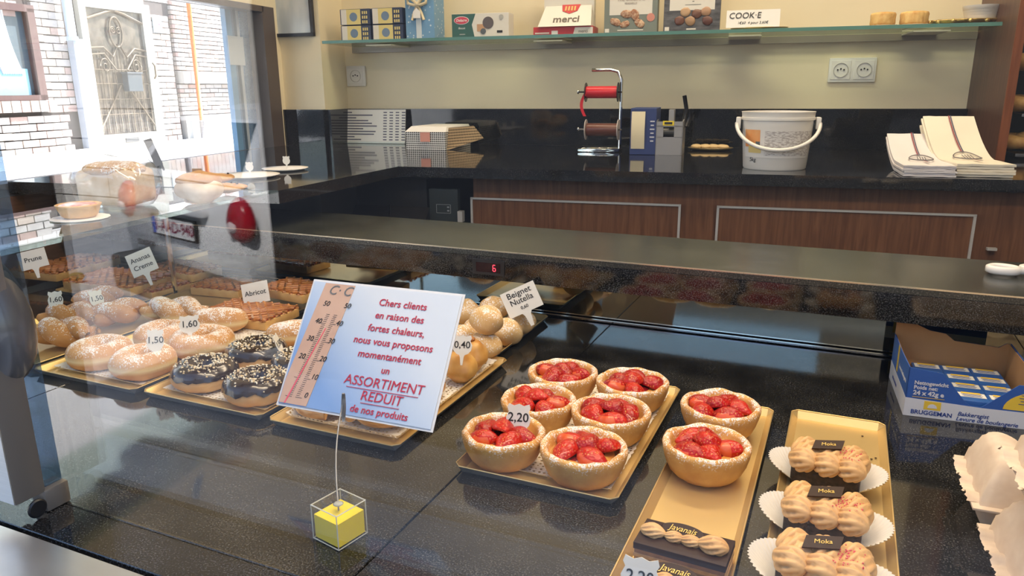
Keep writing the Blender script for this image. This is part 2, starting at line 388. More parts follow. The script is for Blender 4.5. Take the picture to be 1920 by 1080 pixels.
for c, d in (((0,0,.0058),(.0042,.0006,.0012)), ((0,0,0),(.0042,.0006,.0012)), ((0,0,-.0058),(.0042,.0006,.0012)), ((-.0026,0,.0029),(.0012,.0006,.0045)), ((-.0026,0,-.0029),(.0012,.0006,.0045)), ((.0026,0,-.0029),(.0012,.0006,.0045))): seg.box(c, d)
seg.ob('digit', RED_LED, dsp, (dx+.013, SY-.0068, dz))
# ------------------------------------------------------------------ rear counter with left wing
CF = 1.905           # front edge of the rear counter
rc = bthing('rear_counter', 'long black granite counter along the cream rear wall', 'counter', 0, 0, 0)
MB().prism([(-1.655, 2.743), (-1.655, 1.37), (-.915, 1.37), (-.878, CF-.012), (.80, CF), (.80, 2.743)], ZC-.028, ZC).ob('top_slab', G_BACK, rc)
CW = CF+.03
MB().box((.05, 2.35, .775), (1.46, .80, .89)).ob('carcass', WOOD, rc)
WHT = mat('pale_trim', (.66,.64,.60), .35, .3)
for x0, x1 in ((-.682, -.116), (-.021, .556)):
    d = MB().box(((x0+x1)/2, CW+.012, .88), (x1-x0, .012, .55)).ob('door', WOOD, rc)
    MB().box((x0, CW+.005, .88), (.006, .006, .556)).ob('edge_strip', WHT, d)
    MB().box((x1, CW+.005, .88), (.006, .006, .556)).ob('edge_strip', WHT, d)
    MB().box(((x0+x1)/2, CW+.005, 1.157), (x1-x0+.006, .006, .005)).ob('edge_strip', WHT, d)
dv = MB().box((-.765, CW+.012, 1.05), (.085, .02, .26)).ob('control_panel', mat('panel_slate', (.035,.045,.045), .4), rc); dv['label'] = 'dark control panel with small display'
fr = MB()
for c, dd in (((0,0,.012),(.042,.001,.001)), ((0,0,-.012),(.042,.001,.001)), ((-.021,0,0),(.001,.001,.024)), ((.021,0,0),(.001,.001,.024)), ((.014,0,.005),(.006,.001,.004)), ((.014,0,-.005),(.006,.001,.004))): fr.box(c, dd)
fr.ob('display_frame', mat('pale_grey', (.35,.37,.36), .5), dv, (-.765, CW+.0008, 1.125))
MB().box((-.715, CW+.006, 1.105), (.014, .02, .03)).ob('latch', WHT, rc)
MB().box((-1.22, 2.35, .775), (.80, .80, .86)).ob('corner_base', DARK, rc)
MB().box((-1.33, 1.83, .775), (.60, .20, .86)).ob('wing_base', DARK, rc)
MB().box((.60, CW+.004, 1.08), (.02, .012, .006)).ob('hinge', WHT, rc)
lid = bthing('sloping_bin', 'black bin with sloping lid and two thin metal strips under counter corner', 'bin', -.93, 1.72, FL)
MB().prism([(0, 0), (.2, 0), (.2, .62), (0, .80)], 0, .26, mat=Matrix(((0,0,1,-.13),(-1,0,0,.2),(0,1,0,0),(0,0,0,1)))).ob('body', BLACK, lid)
for x in (-.085, .045): MB().tube([(x-.035, .195, .803), (x+.035, .0, .625)], .0022, 6).ob('metal_strip', CHROME, lid)
# glass shelf carried forward of the wing
gs = bthing('glass_ledge', 'clear glass ledge running along the side window in front of wing', 'shelf', 0, 0, 0)
MB().box((-1.075, 1.055, ZC-.005), (.27, .62, .008)).ob('pane', GLASS_S, gs)
for x, y in ((-1.19, .78), (-1.19, 1.345)): MB().tube([(x, y, 1.0), (x, y, ZC-.009)], .006, 8).ob('support', CHROME, gs)
# right: tall wooden bread cabinet
PF = 2.415
cab = bthing('bread_cabinet', 'tall brown wooden bread cabinet with glass shelves at right', 'cabinet', .72, WALLW, FL)
MB().box((.010, -(WALLW-PF)/2, 1.1), (.02, WALLW-PF, 2.2)).ob('side_panel', WOOD_D, cab)
MB().box((.0105, -(WALLW-PF)-.003, 1.1), (.023, .006, 2.2)).ob('edge_band', wood('edge_wood', (.16,.05,.018), (.24,.08,.03), .4, (9,9,.6)), cab)
MB().box((.45, -.012, 1.1), (.82, .02, 2.2)).ob('back_panel', DARK, cab)
MB().box((.88, -(WALLW-PF)/2, 1.1), (.04, WALLW-PF, 2.2)).ob('side_panel', WOOD_D, cab)
BZ = []
for py in (52, 133, 213, 290, 402):
    w, z = onxb(1905, py, .76); z -= FL; BZ.append(z)
    s = MB().box((.45, -.18, z-.004), (.80, .32, .007)).ob('shelf_board', GLASS_S, cab)
    MB().box((.45, -.342, z-.004), (.80, .004, .008)).ob('edge_strip', CHROME, s)
BREAD = nmat('bread_crust', [(.3,(.42,.19,.05)),(.7,(.66,.38,.13))], 40, .55, bump=.3)
for k, (z, lab) in enumerate(zip(BZ[:4], ('on the topmost cabinet shelf', 'on the second cabinet shelf', 'coiled on the third cabinet shelf', 'on the lowest cabinet shelf'))):
    for q in range(2):
        t = bthing('bread_roll', 'golden bread roll %s, %s' % (lab, 'nearest the wooden panel' if q == 0 else 'further right'), 'bread', .72+.10+q*.155, WALLW-.24, FL+z)
        b = MB(); b.tube([(.045*math.cos(a), .045*math.sin(a), .026) for a in [i*.42 for i in range(12)]], lambda s: .026*(.55+.9*math.sin(PI*min(max(s,.05),.95))*.5), 10)
        b.ob('crumb', BREAD, t, smooth='all')
        MB().blob((0,0,.03), (.03,.03,.026), 12, 8).ob('heart', BREAD, t, smooth='all')
for k in range(2):
    t = bthing('striped_packet', 'red and white striped packet low in the cabinet, %s' % ('upper' if k else 'lower'), 'packet', .86, WALLW-.25, FL+(BZ[4]-.095 if k else BZ[4]-.14))
    MB().bbox((0,0,.012), (.16,.14,.024), .004).ob('body', PAPER, t)
    RS = mat('red_stripe', (.55,.10,.09), .6)
    for i in range(6): MB().box((-.066+i*.026, 0, .0125), (.013, .1412, .0262)).ob('stripe', RS, t)
    s = MB().box((.45, -.18, (BZ[4]-.095 if k else BZ[4]-.14)-.004), (.80, .32, .007)).ob('shelf_board', GLASS_S, cab)
# ================================================================== STREET
FX = -8.0            # facade opposite the side window (back frame)
def fac(px, py): return onxb(px, py, FX)
GROUND = nmat('street_paving', [(.3,(.26,.28,.31)),(.7,(.36,.38,.41))], 6, .85, bump=.2)
PAVE = nmat('pale_paving', [(.3,(.60,.58,.55)),(.7,(.70,.68,.64))], 3, .85)
g = MB()
def gz(x, y): return -.10 + .075*max(-2, min(y+2.5, 12.))
g.grid(30, 30, lambda u, v: Vector((-26+u*44, -14+v*34, gz(0, -14+v*34))))
struct(g.ob('ground', GROUND))
zb = .735
sw = bstruct('pavement', [(FX, FX+1.5, 2.0, 14.0, zb-.5, zb)], PAVE)
for i in range(12):
    MB().bbox((FX+.75, 2.5+i, zb+.004), (1.46, .985, .012), .004, seg=1).ob('paving_slab', PAVE, sw)
house = bthing('brick_house', 'sunlit pale brick house across the street outside side window', 'building', 0, 0, 0)
def brick_wall_mat():
    m, nt, b, L = nodes('far_brick')
    t = nt.nodes.new('ShaderNodeTexBrick'); t.inputs['Scale'].default_value = 1.0; t.inputs['Brick Width'].default_value = .21; t.inputs['Row Height'].default_value = .085
    t.inputs['Mortar Size'].default_value = .008; t.offset = .5
    t.inputs['Color1'].default_value = (.78,.74,.70,1); t.inputs['Color2'].default_value = (.82,.79,.75,1); t.inputs['Mortar'].default_value = (.50,.47,.44,1)  # extra sunlight put into the colour, brightens the wall's reflection on the deck
    tc = nt.nodes.new('ShaderNodeTexCoord'); sp = nt.nodes.new('ShaderNodeSeparateXYZ'); cb = nt.nodes.new('ShaderNodeCombineXYZ')
    L(tc.outputs['Object'], sp.inputs[0]); L(sp.outputs[1], cb.inputs[0]); L(sp.outputs[2], cb.inputs[1]); L(cb.outputs[0], t.inputs['Vector'])
    L(t.outputs[0], b.inputs['Base Color']); b.inputs['Roughness'].default_value = .85; return m
MORTAR = mat('mortar', (.13,.11,.10), .9)
wl, _ = fac(0, 100)
w_door0, zt = fac(150, 8); w_door1, _ = fac(268, 12); 
WB = {k: fac(k, 150)[0] for k in (0, 62, 88, 130, 150, 172, 265, 292, 335, 350, 430)}
MB().box((FX-.25, 7.5, 4.25), (.3, 12, 3.1)).ob('upper_wall', brick_wall_mat(), house)
MB().box((FX-.16, 7.5, 1.7), (.1, 12, 2.2)).ob('wall_core', MORTAR, house)
BR = [nmat('brick_pale_%s' % k, [(.3, c), (.7, tuple(min(1, x*1.25) for x in c))], 9, .85, bump=.25, bd=.01) for k, c in (('white', (.46,.42,.39)), ('rose', (.42,.30,.26)), ('cream', (.46,.38,.32)))]
bmesh_b = []
for m in BR:
    bb = MB(); bb.bbox((0,0,0), (.09, 1, 1), .0, seg=1) if False else bb.box((0,0,0), (.09, 1, 1)); bmesh_b.append(bb.mesh('brick', m))
far_bricks = MB(); nbr = 0
def lay(w0, w1, z0, z1, bw, bh, jt, single, dx=0., jag=.004):
    """courses of bricks between two limits; single bricks are objects, the finer ones are joined"""
    global nbr
    r = 0; z = z0
    while z + bh <= z1 + bh*.4:
        w = w0 - (bw*.5 if r % 2 else 0)
        while w < w1:
            a, c = max(w, w0), min(w+bw-jt, w1)
            if c - a > bw*.18:
                jx = random.uniform(-jag, jag); q = random.choice((0, 0, 1, 2))
                p = (FX-.105+dx+jx, (a+c)/2, z+bh/2-jt/2+random.uniform(-.003,.003)); sc = (1, c-a, bh-jt)
                if single and nbr < 300:
                    o = obj('brick', bmesh_b[q], house, p); o.scale = sc; nbr += 1
                else:
                    far_bricks.box(p, (.09, sc[1], sc[2]), q)
            w += bw
        z += bh; r += 1
sill_z = fac(40, 190)[1]
zg = zb
lay(WB[0]-1.2, WB[130]-.05, zg-.1, sill_z-.14, .23, .092, .014, True, .03, .008)
lay(WB[88], WB[150]-.06, sill_z-.14, 2.75, .23, .092, .014, True, .0, .008)
lay(WB[292]-.02, WB[335], zg, 2.5, .2, .085, .012, True)
lay(WB[350]-.1, WB[430]+3.2, 1.1, 2.75, .2, .066, .012, False)
lay(WB[0]-2.5, WB[0]-1.2, zg-.1, 2.75, .23, .092, .014, False)
lay(WB[0]-1.2, WB[62], 2.3, 2.75, .23, .092, .014, False)
stuff(far_bricks.ob('brick_courses', BR, house))
for i in range(14):
    w = WB[0]-1.0+i*.125
    if w < WB[88]+.1: MB().box((FX-.05, w, sill_z-.06), (.16, .11, .13)).ob('sill_brick', BR[i % 3], house)
# window of the house
wz0, wz1 = sill_z+.01, 2.4
hw0, hw1 = WB[0]-1.0, WB[88]-.02
HF = mat('house_window_brown', (.13,.075,.065), .5)
f_ = MB(); f_.box((FX-.05, hw1-.05, (wz0+wz1)/2), (.1, .10, wz1-wz0)); f_.box((FX-.05, (hw0+hw1)/2, wz0+.03), (.1, hw1-hw0, .06)); f_.box((FX-.05, (hw0+hw1)/2, wz1), (.1, hw1-hw0, .08))
hwin = f_.ob('window', HF, house)
MB().box((FX-.09, (hw0+hw1)/2-.05, (wz0+wz1)/2), (.01, hw1-hw0-.1, wz1-wz0)).ob('pane', mat('window_dark', (.12,.15,.17), .08), hwin)
MB().box((FX-.075, (hw0+hw1)/2-.06, wz0+.21), (.008, hw1-hw0-.2, .30)).ob('lower_film', mat('window_film', (.28,.55,.68), .3), hwin)
cu = MB()
for i in range(9):
    cu.tube([(FX-.07, hw1-.62+i*.03+.14*(1-j/6.)**2, wz0+.3+(wz1-wz0-.3)*j/6.) for j in range(7)], .017, 6)
cu.ob('curtain', mat('lace_curtain', (.7,.72,.72), .8), hwin, smooth='all')
# downpipe, door
DG = mat('downpipe_paint', (.50,.62,.72), .5)
dp = thing('downpipe', 'pale blue rain downpipe beside the ornate street door', 'pipe', bk(FX+.06, (WB[130]+WB[150])/2, zb), DL)
MB().tube([(0,0,1.35), (0,0,3.0)], .055, 14).ob('pipe', DG, dp, smooth='all')
MB().lathe([(.056,0),(.07,0),(.07,.05),(.056,.05)], 14, c=(0,0,1.33)).ob('collar', DG, dp)
MB().box((-.06, .10, .68), (.10, .16, 1.36)).ob('shaded_jamb', mat('jamb_blue_shade', (.42,.48,.56), .7), dp)  # door jamb; its bluish shade is painted into the colour
do = bthing('street_door', 'cream front door with ornate iron grille and black letter box', 'door', FX-.02, (w_door0+w_door1)/2+.0, zb)
dw = w_door1-w_door0; dz1 = zt-zb
CR = mat('door_cream', (.36,.34,.29), .5); IRON = mat('door_iron', (.15,.115,.075), .5, .3)
for x0, x1, z0, z1, nm in ((-dw/2-.05, -dw/2+.06, 0, dz1+.1, 'stile'), (dw/2-.06, dw/2+.10, 0, dz1+.1, 'stile'), (-dw/2, dw/2, 0, .16, 'bottom_rail'), (-dw/2, dw/2, dz1-.02, dz1+.25, 'head')):
    MB().box((0, (x0+x1)/2, (z0+z1)/2), (.07, x1-x0, z1-z0)).ob(nm, CR, do)
MB().box((-.02, 0, dz1/2), (.02, dw, dz1)).ob('glazing', nmat('door_glass', [(.35,(.05,.042,.035)),(.65,(.13,.105,.08))], 8, .12), do)
gr = MB()
gr.tube([(.02, .11*math.cos(a)-.02, dz1-.30+.19*math.sin(a)) for a in [i*2*PI/28 for i in range(28)]], .014, 6, closed=True)
for s in (-1, 1):
    gr.tube([(.02, -.02+s*(.05+.05*math.cos(a)*(1-k/26)), dz1-.28+.05*math.sin(a)*(1-k/26)) for k, a in enumerate([i*.5 for i in range(20)])], .008, 5)
    gr.tube([(.02, s*dw*.46, dz1-.52), (.02, s*dw*.25, dz1-.50), (.02, s*.12, dz1-.62), (.02, s*.02, dz1-.46)], .014, 6)
    gr.tube([(.02, s*dw*.46, dz1-.60), (.02, s*dw*.25, dz1-.58), (.02, s*.10, dz1-.78)], .012, 6)
    gr.tube([(.02, s*(.27+.09*math.cos(a)*(1-k/22)), dz1-.74+.11*math.sin(a)*(1-k/22)) for k, a in enumerate([i*.5 for i in range(18)])], .009, 5)
    gr.tube([(.02, s*dw*.44, dz1-.16), (.02, s*.16, dz1-.06), (.02, 0, dz1-.03)], .018, 6)
    gr.tube([(.02, s*dw*.44, .25), (.02, s*dw*.05, .80)], .012, 6)
for i in range(9): gr.tube([(.015, -dw*.42+i*dw*.105, .18), (.015, -dw*.42+i*dw*.105, dz1-.55)], .006, 5)
for z in (.42, .62, .82, 1.0): gr.tube([(.015, -dw*.45, z), (.015, dw*.45, z)], .006, 5)
gr.ob('iron_grille', IRON, do, smooth='all')
lb = MB().bbox((.06, .12, dz1*.47), (.10, .26, .24), .01).ob('letter_box', mat('letter_box_slate', (.06,.075,.085), .4), do)
MB().box((.062, .12, dz1*.47+.125), (.12, .28, .02)).ob('lid', mat('letter_lid', (.09,.10,.11), .4), lb)
MB().box((.038, .0, .07), (.01, .24, .06)).ob('slot_plate', mat('slot_dark', (.12,.12,.12), .4), do)
MB().tube([(.06, dw/2, dz1*.62), (.09, dw/2, dz1*.60), (.09, dw/2, dz1*.52), (.06, dw/2, dz1*.50)], .012, 6).ob('handle', IRON, do)
sn = thing('house_number', 'small pale blue house number plate with red figures beside door', 'sign', bk(FX-.04, (WB[292]+WB[335])/2-.02, fac(300, 45)[1]), DL)
MB().box((0, 0, 0), (.012, .17, .24)).ob('plate', mat('plate_blue', (.60,.78,.88), .4), sn)
text('14', .09, mat('red_figures', (.75,.08,.16), .5), sn, (.008, 0, 0), (PI/2, 0, PI/2))
po = thing('orange_pole', 'slim orange pole standing on the pavement before the brick wall', 'pole', bk(FX+.10, fac(372, 262)[0], zb), DL)
MB().tube([(0,0,.28), (0,0,3.2)], .032, 12).ob('tube', mat('orange_paint', (.80,.20,.03), .5), po, smooth='all')
MB().tube([(0,0,0), (0,0,.28)], .036, 12).ob('foot', mat('pole_foot', (.45,.42,.40), .6), po, smooth='all')
ST = mat('pale_stone', (.52,.51,.48), .8)
MB().box((FX-.03, WB[350]+1.6, fac(385, 146)[1]), (.14, 3.4, .17)).ob('stone_band', ST, house)
MB().box((FX-.06, WB[350]+1.6, zb+.17), (.10, 3.4, .36)).ob('plinth', ST, house)
# street behind the photographer: seen mirrored in the shop window
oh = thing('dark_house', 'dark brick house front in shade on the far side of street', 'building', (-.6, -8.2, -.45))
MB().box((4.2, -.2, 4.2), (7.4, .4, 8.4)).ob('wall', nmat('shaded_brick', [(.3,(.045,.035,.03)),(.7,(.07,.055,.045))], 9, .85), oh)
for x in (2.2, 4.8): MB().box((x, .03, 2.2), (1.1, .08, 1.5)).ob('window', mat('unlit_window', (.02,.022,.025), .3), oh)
ph = thing('stone_house', 'pale stone house front in sun beyond the parked car', 'building', (-12.5, -6.5, -.5))
MB().box((1.8, -.3, 3.0), (9., .4, 6.5)).ob('wall', nmat('stone_blocks', [(.3,(.48,.45,.40)),(.7,(.60,.57,.51))], 4, .85), ph)
PS = nmat('stone_course', [(.3,(.50,.47,.42)),(.7,(.62,.59,.53))], 5, .85)
for r in range(5):
    for k in range(12): MB().box((-2.3+k*.72+(.36 if r % 2 else 0), -.07, .25+r*.42), (.70, .08, .40)).ob('stone', PS, ph)
for x in (-1.4, .9): MB().box((x, -.05, 1.6), (.9, .16, 2.4)).ob('window', mat('dark_opening', (.04,.04,.05), .2), ph)
stuff(tag((lambda b: ([b.blob((random.uniform(-9.5,-6), random.uniform(-3.5,-1.6), .0), (random.uniform(.05,.16), random.uniform(.03,.07), .04), 6, 4) for _ in range(40)], b.ob('grass_tufts', mat('grass_green', (.09,.11,.04), .8), None, (0,0,gz(0,-2.5)-.0)))[1])(MB()), 'green grass tufts growing between paving stones by the kerb', 'grass'))
# added dark van behind the viewer, keeps reflections out of the window's right side
van = thing('blocker_van', 'added dark van behind the viewer, blocking reflections in shop window', 'van', (.12, -1.55, -.06))
VAN = mat('van_paint', (.018,.022,.032), .5)
MB().bbox((0, -.95, 1.10), (5.0, 1.8, 1.75), .12, seg=3).ob('body', VAN, van, smooth=40)
MB().bbox((0, -.95, .32), (4.9, 1.7, .25), .04).ob('skirt', BLACK, van)
MB().bbox((1.5, -.045, 1.5), (.9, .01, .5), .004).ob('side_window', mat('van_glass', (.01,.012,.014), .15), van)
for x in (-1.55, 1.55):
    for y in (-.10, -1.8): MB().lathe([(0,-.1),(.2,-.1),(.31,-.09),(.32,-.04),(.32,.04),(.31,.09),(.2,.1),(0,.1)], 24, mat=Matrix.Translation((x, y, .30)) @ Matrix.Rotation(PI/2, 4, 'X')).ob('wheel', BLACK, van, smooth=40)
# parked car
vL, vR = onz(228, 370, .75), onz(440, 410, .75)
mL, mR = Vector((vL.x, 2*PANE-.005-vL.y, 0)), Vector((vR.x, 2*PANE-.005-vR.y, 0))
ctr = (mL+mR)/2; vx = (mR-mL).normalized(); fwd = Vector((vx.y, -vx.x, 0))
if fwd.y > 0: fwd = -fwd
car = thing('parked_car', 'white hatchback parked in the street, tail mirrored in the shop window', 'car', (ctr.x, ctr.y, gz(0, ctr.y)-.02))
car.matrix_world = Matrix(((vx.x, fwd.x, 0, ctr.x), (vx.y, fwd.y, 0, ctr.y), (0, 0, 1, -.10), (0, 0, 0, 1)))
CARW = mat('car_white', (.78,.79,.80), .25, coat=.6)
def car_sec(y):
    """half width and height limits of the body at a distance y from the tail"""
    return None
b = MB()
side = [(0.03,.42),(0.0,.60),(0.02,.78),(.06,.97),(.10,1.02),(.55,1.06),(1.2,1.05),(2.9,1.0),(3.9,.82),(4.05,.6),(4.0,.35),(.1,.32)]
V = []; 
for s in (-1, 1):
    for (y, z) in side: V.append((s*(.80 if .2 < y < 3.8 else .74), y, z))
n = len(side); F = [tuple(range(n-1,-1,-1)), tuple(range(n, 2*n))]+[(i, (i+1)%n, n+(i+1)%n, n+i) for i in range(n)]
bm = bmesh.new(); vs = [bm.verts.new(v) for v in V]; [bm.faces.new([vs[i] for i in f]) for f in F]
bmesh.ops.recalc_face_normals(bm, faces=bm.faces[:]); bmesh.ops.bevel(bm, geom=bm.edges[:], offset=.03, segments=3, affect='EDGES', clamp_overlap=True)
me = bpy.data.meshes.new('body'); bm.to_mesh(me); bm.free(); me.materials.append(CARW); me.polygons.foreach_set('use_smooth', [True]*len(me.polygons)); obj('body', me, car)
cabp = [(.10,1.01),(.34,1.38),(.9,1.46),(1.7,1.44),(2.7,1.0)]
V = [(s*(.72 if z < 1.1 else .58), y, z) for s in (-1, 1) for y, z in cabp]; n = len(cabp)
MB().add(V, [tuple(range(n-1,-1,-1)), tuple(range(n, 2*n))]+[(i, (i+1)%n, n+(i+1)%n, n+i) for i in range(n)]).ob('cabin', CARW, car)
GD = mat('car_glass', (.02,.03,.035), .05)
MB().add([(-.60,.125,1.06),(.60,.125,1.06),(.50,.325,1.36),(-.50,.325,1.36),(-.60,.145,1.06),(.60,.145,1.06),(.50,.345,1.36),(-.50,.345,1.36)], [(0,1,2,3),(4,7,6,5),(0,4,5,1),(1,5,6,2),(2,6,7,3),(3,7,4,0)]).ob('rear_window', GD, car)
TL = mat('tail_light_red', (.45,.015,.03), .12, coat=.5)
for s in (-1, 1):
    tl = MB(); tl.blob((s*.70, .045, .83), (.115, .07, .135), 18, 12, fn=lambda p: Vector((p.x*(1-.25*p.z), p.y, p.z))); o = tl.ob('tail_light', TL, car, smooth='all')
    MB().blob((s*.70, .0, .80), (.05, .04, .04), 12, 8).ob('lens', mat('lens_pale', (.75,.6,.6), .1), o, smooth='all')
MB().bbox((0, .0, .34), (1.62, .22, .26), .05).ob('bumper', mat('bumper_grey', (.06,.065,.07), .5), car, smooth=40)
MB().bbox((0, .0, .84), (.75, .05, .05), .015).ob('boot_handle', CARW, car, smooth=40)
pl = MB().bbox((0, -.012, .72), (.56, .018, .14), .006).ob('plate_frame', BLACK, car)
MB().box((0, -.0225, .72), (.52, .004, .11)).ob('plate', mat('plate_white', (.8,.8,.8), .4), pl)
MB().box((-.238, -.0255, .72), (.04, .002, .11)).ob('plate_band', mat('plate_eu_blue', (.03,.08,.5), .4), pl)
text('1-AAD-940', .105, mat('plate_red', (.25,.03,.08), .5), pl, (.02, -.026, .72), (PI/2, 0, 0), ext=.001, bold=.001)
text('PEUGEOT', .055, mat('badge_grey', (.12,.12,.13), .4), car, (-.44, -.004, .565), (PI/2, 0, 0), ext=.002, bold=.001)
for s in (-1, 1):
    for y in (.75, 3.2): MB().lathe([(0,-.1),(.2,-.1),(.29,-.09),(.30,-.04),(.30,.04),(.29,.09),(.2,.1),(0,.1)], 24, mat=Matrix.Translation((s*.70, y, .30)) @ Matrix.Rotation(PI/2, 4, 'Y')).ob('wheel', BLACK, car, smooth=40)
# ================================================================== PASTRIES
DOUGH = nmat('golden_pastry', [(.3,(.52,.27,.08)),(.7,(.74,.46,.17))], 30, .5, bump=.2)
CRUST = sugared('tart_crust', (.50,.22,.05), (.76,.44,.13), .020, .040, scale=520, amount=.30, cover=.10)
SUG = sugared('sugared_dough', (.55,.27,.09), (.68,.38,.15), .012, .046, scale=420, amount=.30, cover=.16, band=(.021, .007, (.86,.68,.36)))
SUG_O = sugared('sugared_orange_dough', (.48,.20,.05), (.62,.30,.09), .008, .055, scale=420, amount=.25, cover=.08)
SUG_B = sugared('sugared_beignet', (.62,.37,.14), (.76,.53,.25), -.02, .028, scale=380, amount=.22, cover=.12)
CHOCO = mat('chocolate_glaze', (.030,.016,.010), .22, coat=.5)
CHOCO_M = mat('chocolate_matt', (.032,.013,.008), .5, spec=.25)
DOILY_HOLES = None
def doily_mat():
    m, nt, b, L = nodes('lace_paper')
    b.inputs['Base Color'].default_value = (.82,.78,.70,1); b.inputs['Roughness'].default_value = .8
    v = nt.nodes.new('ShaderNodeTexVoronoi'); v.inputs['Scale'].default_value = 150; v.inputs['Randomness'].default_value = .35; L(coords(nt), v.inputs['Vector'])
    n = nt.nodes.new('ShaderNodeTexNoise'); n.inputs['Scale'].default_value = 45; L(coords(nt), n.inputs['Vector'])
    L(mathn(nt, 'GREATER_THAN', mathn(nt, 'ADD', v.outputs['Distance'], mathn(nt, 'MULTIPLY', n.outputs[0], .35)), .44), b.inputs['Alpha'])
    return m
LACE = doily_mat()
def tray(label, x0, x1, y0, y1, hgt=.011, fl=.010, group='pastry trays on the granite deck', z=1.0002):
    y0 -= .012; fl = .008
    cx, cy = (x0+x1)/2, (y0+y1)/2; a, c = (x1-x0)/2, (y1-y0)/2
    t = thing('pastry_tray', label, 'tray', (cx, cy, z), 0, group)
    ai, ci = a-fl, c-fl; th = .0009
    def shell(z0, z1, m, nm, grow):
        b = MB()
        V = [(-ai,-ci,z0),(ai,-ci,z0),(ai,ci,z0),(-ai,ci,z0)]
        b.add(V, [(0,1,2,3)])
        A, Cc = a+grow, c+grow
        k = fl*.9
        b.add([(-ai,-ci,z0),(ai,-ci,z0),(A-k,-Cc,z1),(-A+k,-Cc,z1)], [(0,3,2,1)])
        b.add([(-ai,ci,z0),(ai,ci,z0),(A-k,Cc,z1),(-A+k,Cc,z1)], [(0,1,2,3)])
        b.add([(-ai,-ci,z0),(-ai,ci,z0),(-A,Cc-k,z1),(-A,-Cc+k,z1)], [(0,1,2,3)])
        b.add([(ai,-ci,z0),(ai,ci,z0),(A,Cc-k,z1),(A,-Cc+k,z1)], [(0,3,2,1)])
        for sx in (-1, 1):
            for sy in (-1, 1): b.add([(sx*ai,sy*ci,z0),(sx*(A-k),sy*Cc,z1),(sx*A,sy*(Cc-k),z1)], [(0,1,2)])
        return b.ob(nm, m, t)
    shell(th+.0006, hgt, GOLD, 'liner', 0); shell(.0, hgt-.0008, SILVER, 'shell', .0006)
    r = MB(); k = fl*.9
    r.tube([(-a+k,-c,hgt),(a-k,-c,hgt),(a,-c+k,hgt),(a,c-k,hgt),(a-k,c,hgt),(-a+k,c,hgt),(-a,c-k,hgt),(-a,-c+k,hgt)], .0009, 5, closed=True)
    r.ob('rim', GOLD, t)
    return t
def doily(label, x0, x1, y0, y1, z=1.0022, lift=.006):
    """scalloped lace paper that curls up a little at its edge"""
    cx, cy = (x0+x1)/2, (y0+y1)/2; a, c = (x1-x0)/2, (y1-y0)/2
    b = MB(); nx, ny = max(8, int((x1-x0)/.006)), max(8, int((y1-y0)/.006))
    def fn(u, v):
        x, y = (u*2-1)*a, (v*2-1)*c
        e = min(min(u, 1-u)*2*a, min(v, 1-v)*2*c)
        sc = .0022*abs(math.sin((x+y)*PI/.011))
        if u in (0, 1): x *= 1-sc/a
        if v in (0, 1): y *= 1-sc/c
        zz = max(0, 1-e/.014)**2*lift + .0004*noise.noise(Vector((x*60, y*60, x0*9)))
        return Vector((x, y, max(0.0002, zz)))
    b.grid(nx, ny, fn)
    return tag(b.ob('doily', LACE, None, (cx, cy, z), smooth='all'), label, 'doily')
tray('gold tray of sugared twists beside the window post', -1.455, -1.205, .745, 1.07)
tray('gold tray under the sugar-dusted ring doughnuts', -1.19, -.957, .735, 1.07)
tray('gold tray under the chocolate ring doughnuts', -.943, -.713, .738, 1.07)
tray('gold tray of puff swirls and choux behind the notice', -.697, -.486, .735, 1.068)
tray('gold tray heaped with small round beignets', -.715, -.512, 1.085, 1.325)
tray('gold tray holding six strawberry tarts', -.397, -.194, .722, 1.055)
tray('narrow gold tray with two strawberry tarts and two chocolate slices', -.162, -.058, .55, 1.03)
tray('narrow gold tray of three mocha cream cakes', -.034, .083, .55, 1.04)
tray('gold tray of apricot lattice slices with one empty corner', -1.345, -1.0, 1.085, 1.325)
tray('gold tray of pineapple cream lattice slices', -1.635, -1.36, 1.085, 1.325)
doily('lace paper under the sugar-dusted ring doughnuts', -1.178, -.969, .748, 1.058)
doily('lace paper under the chocolate ring doughnuts', -.931, -.725, .751, 1.058)
doily('lace paper under the puff swirls behind notice', -.687, -.498, .746, 1.056, lift=.010)
doily('lace paper under six strawberry tarts', -.386, -.206, .734, 1.044)
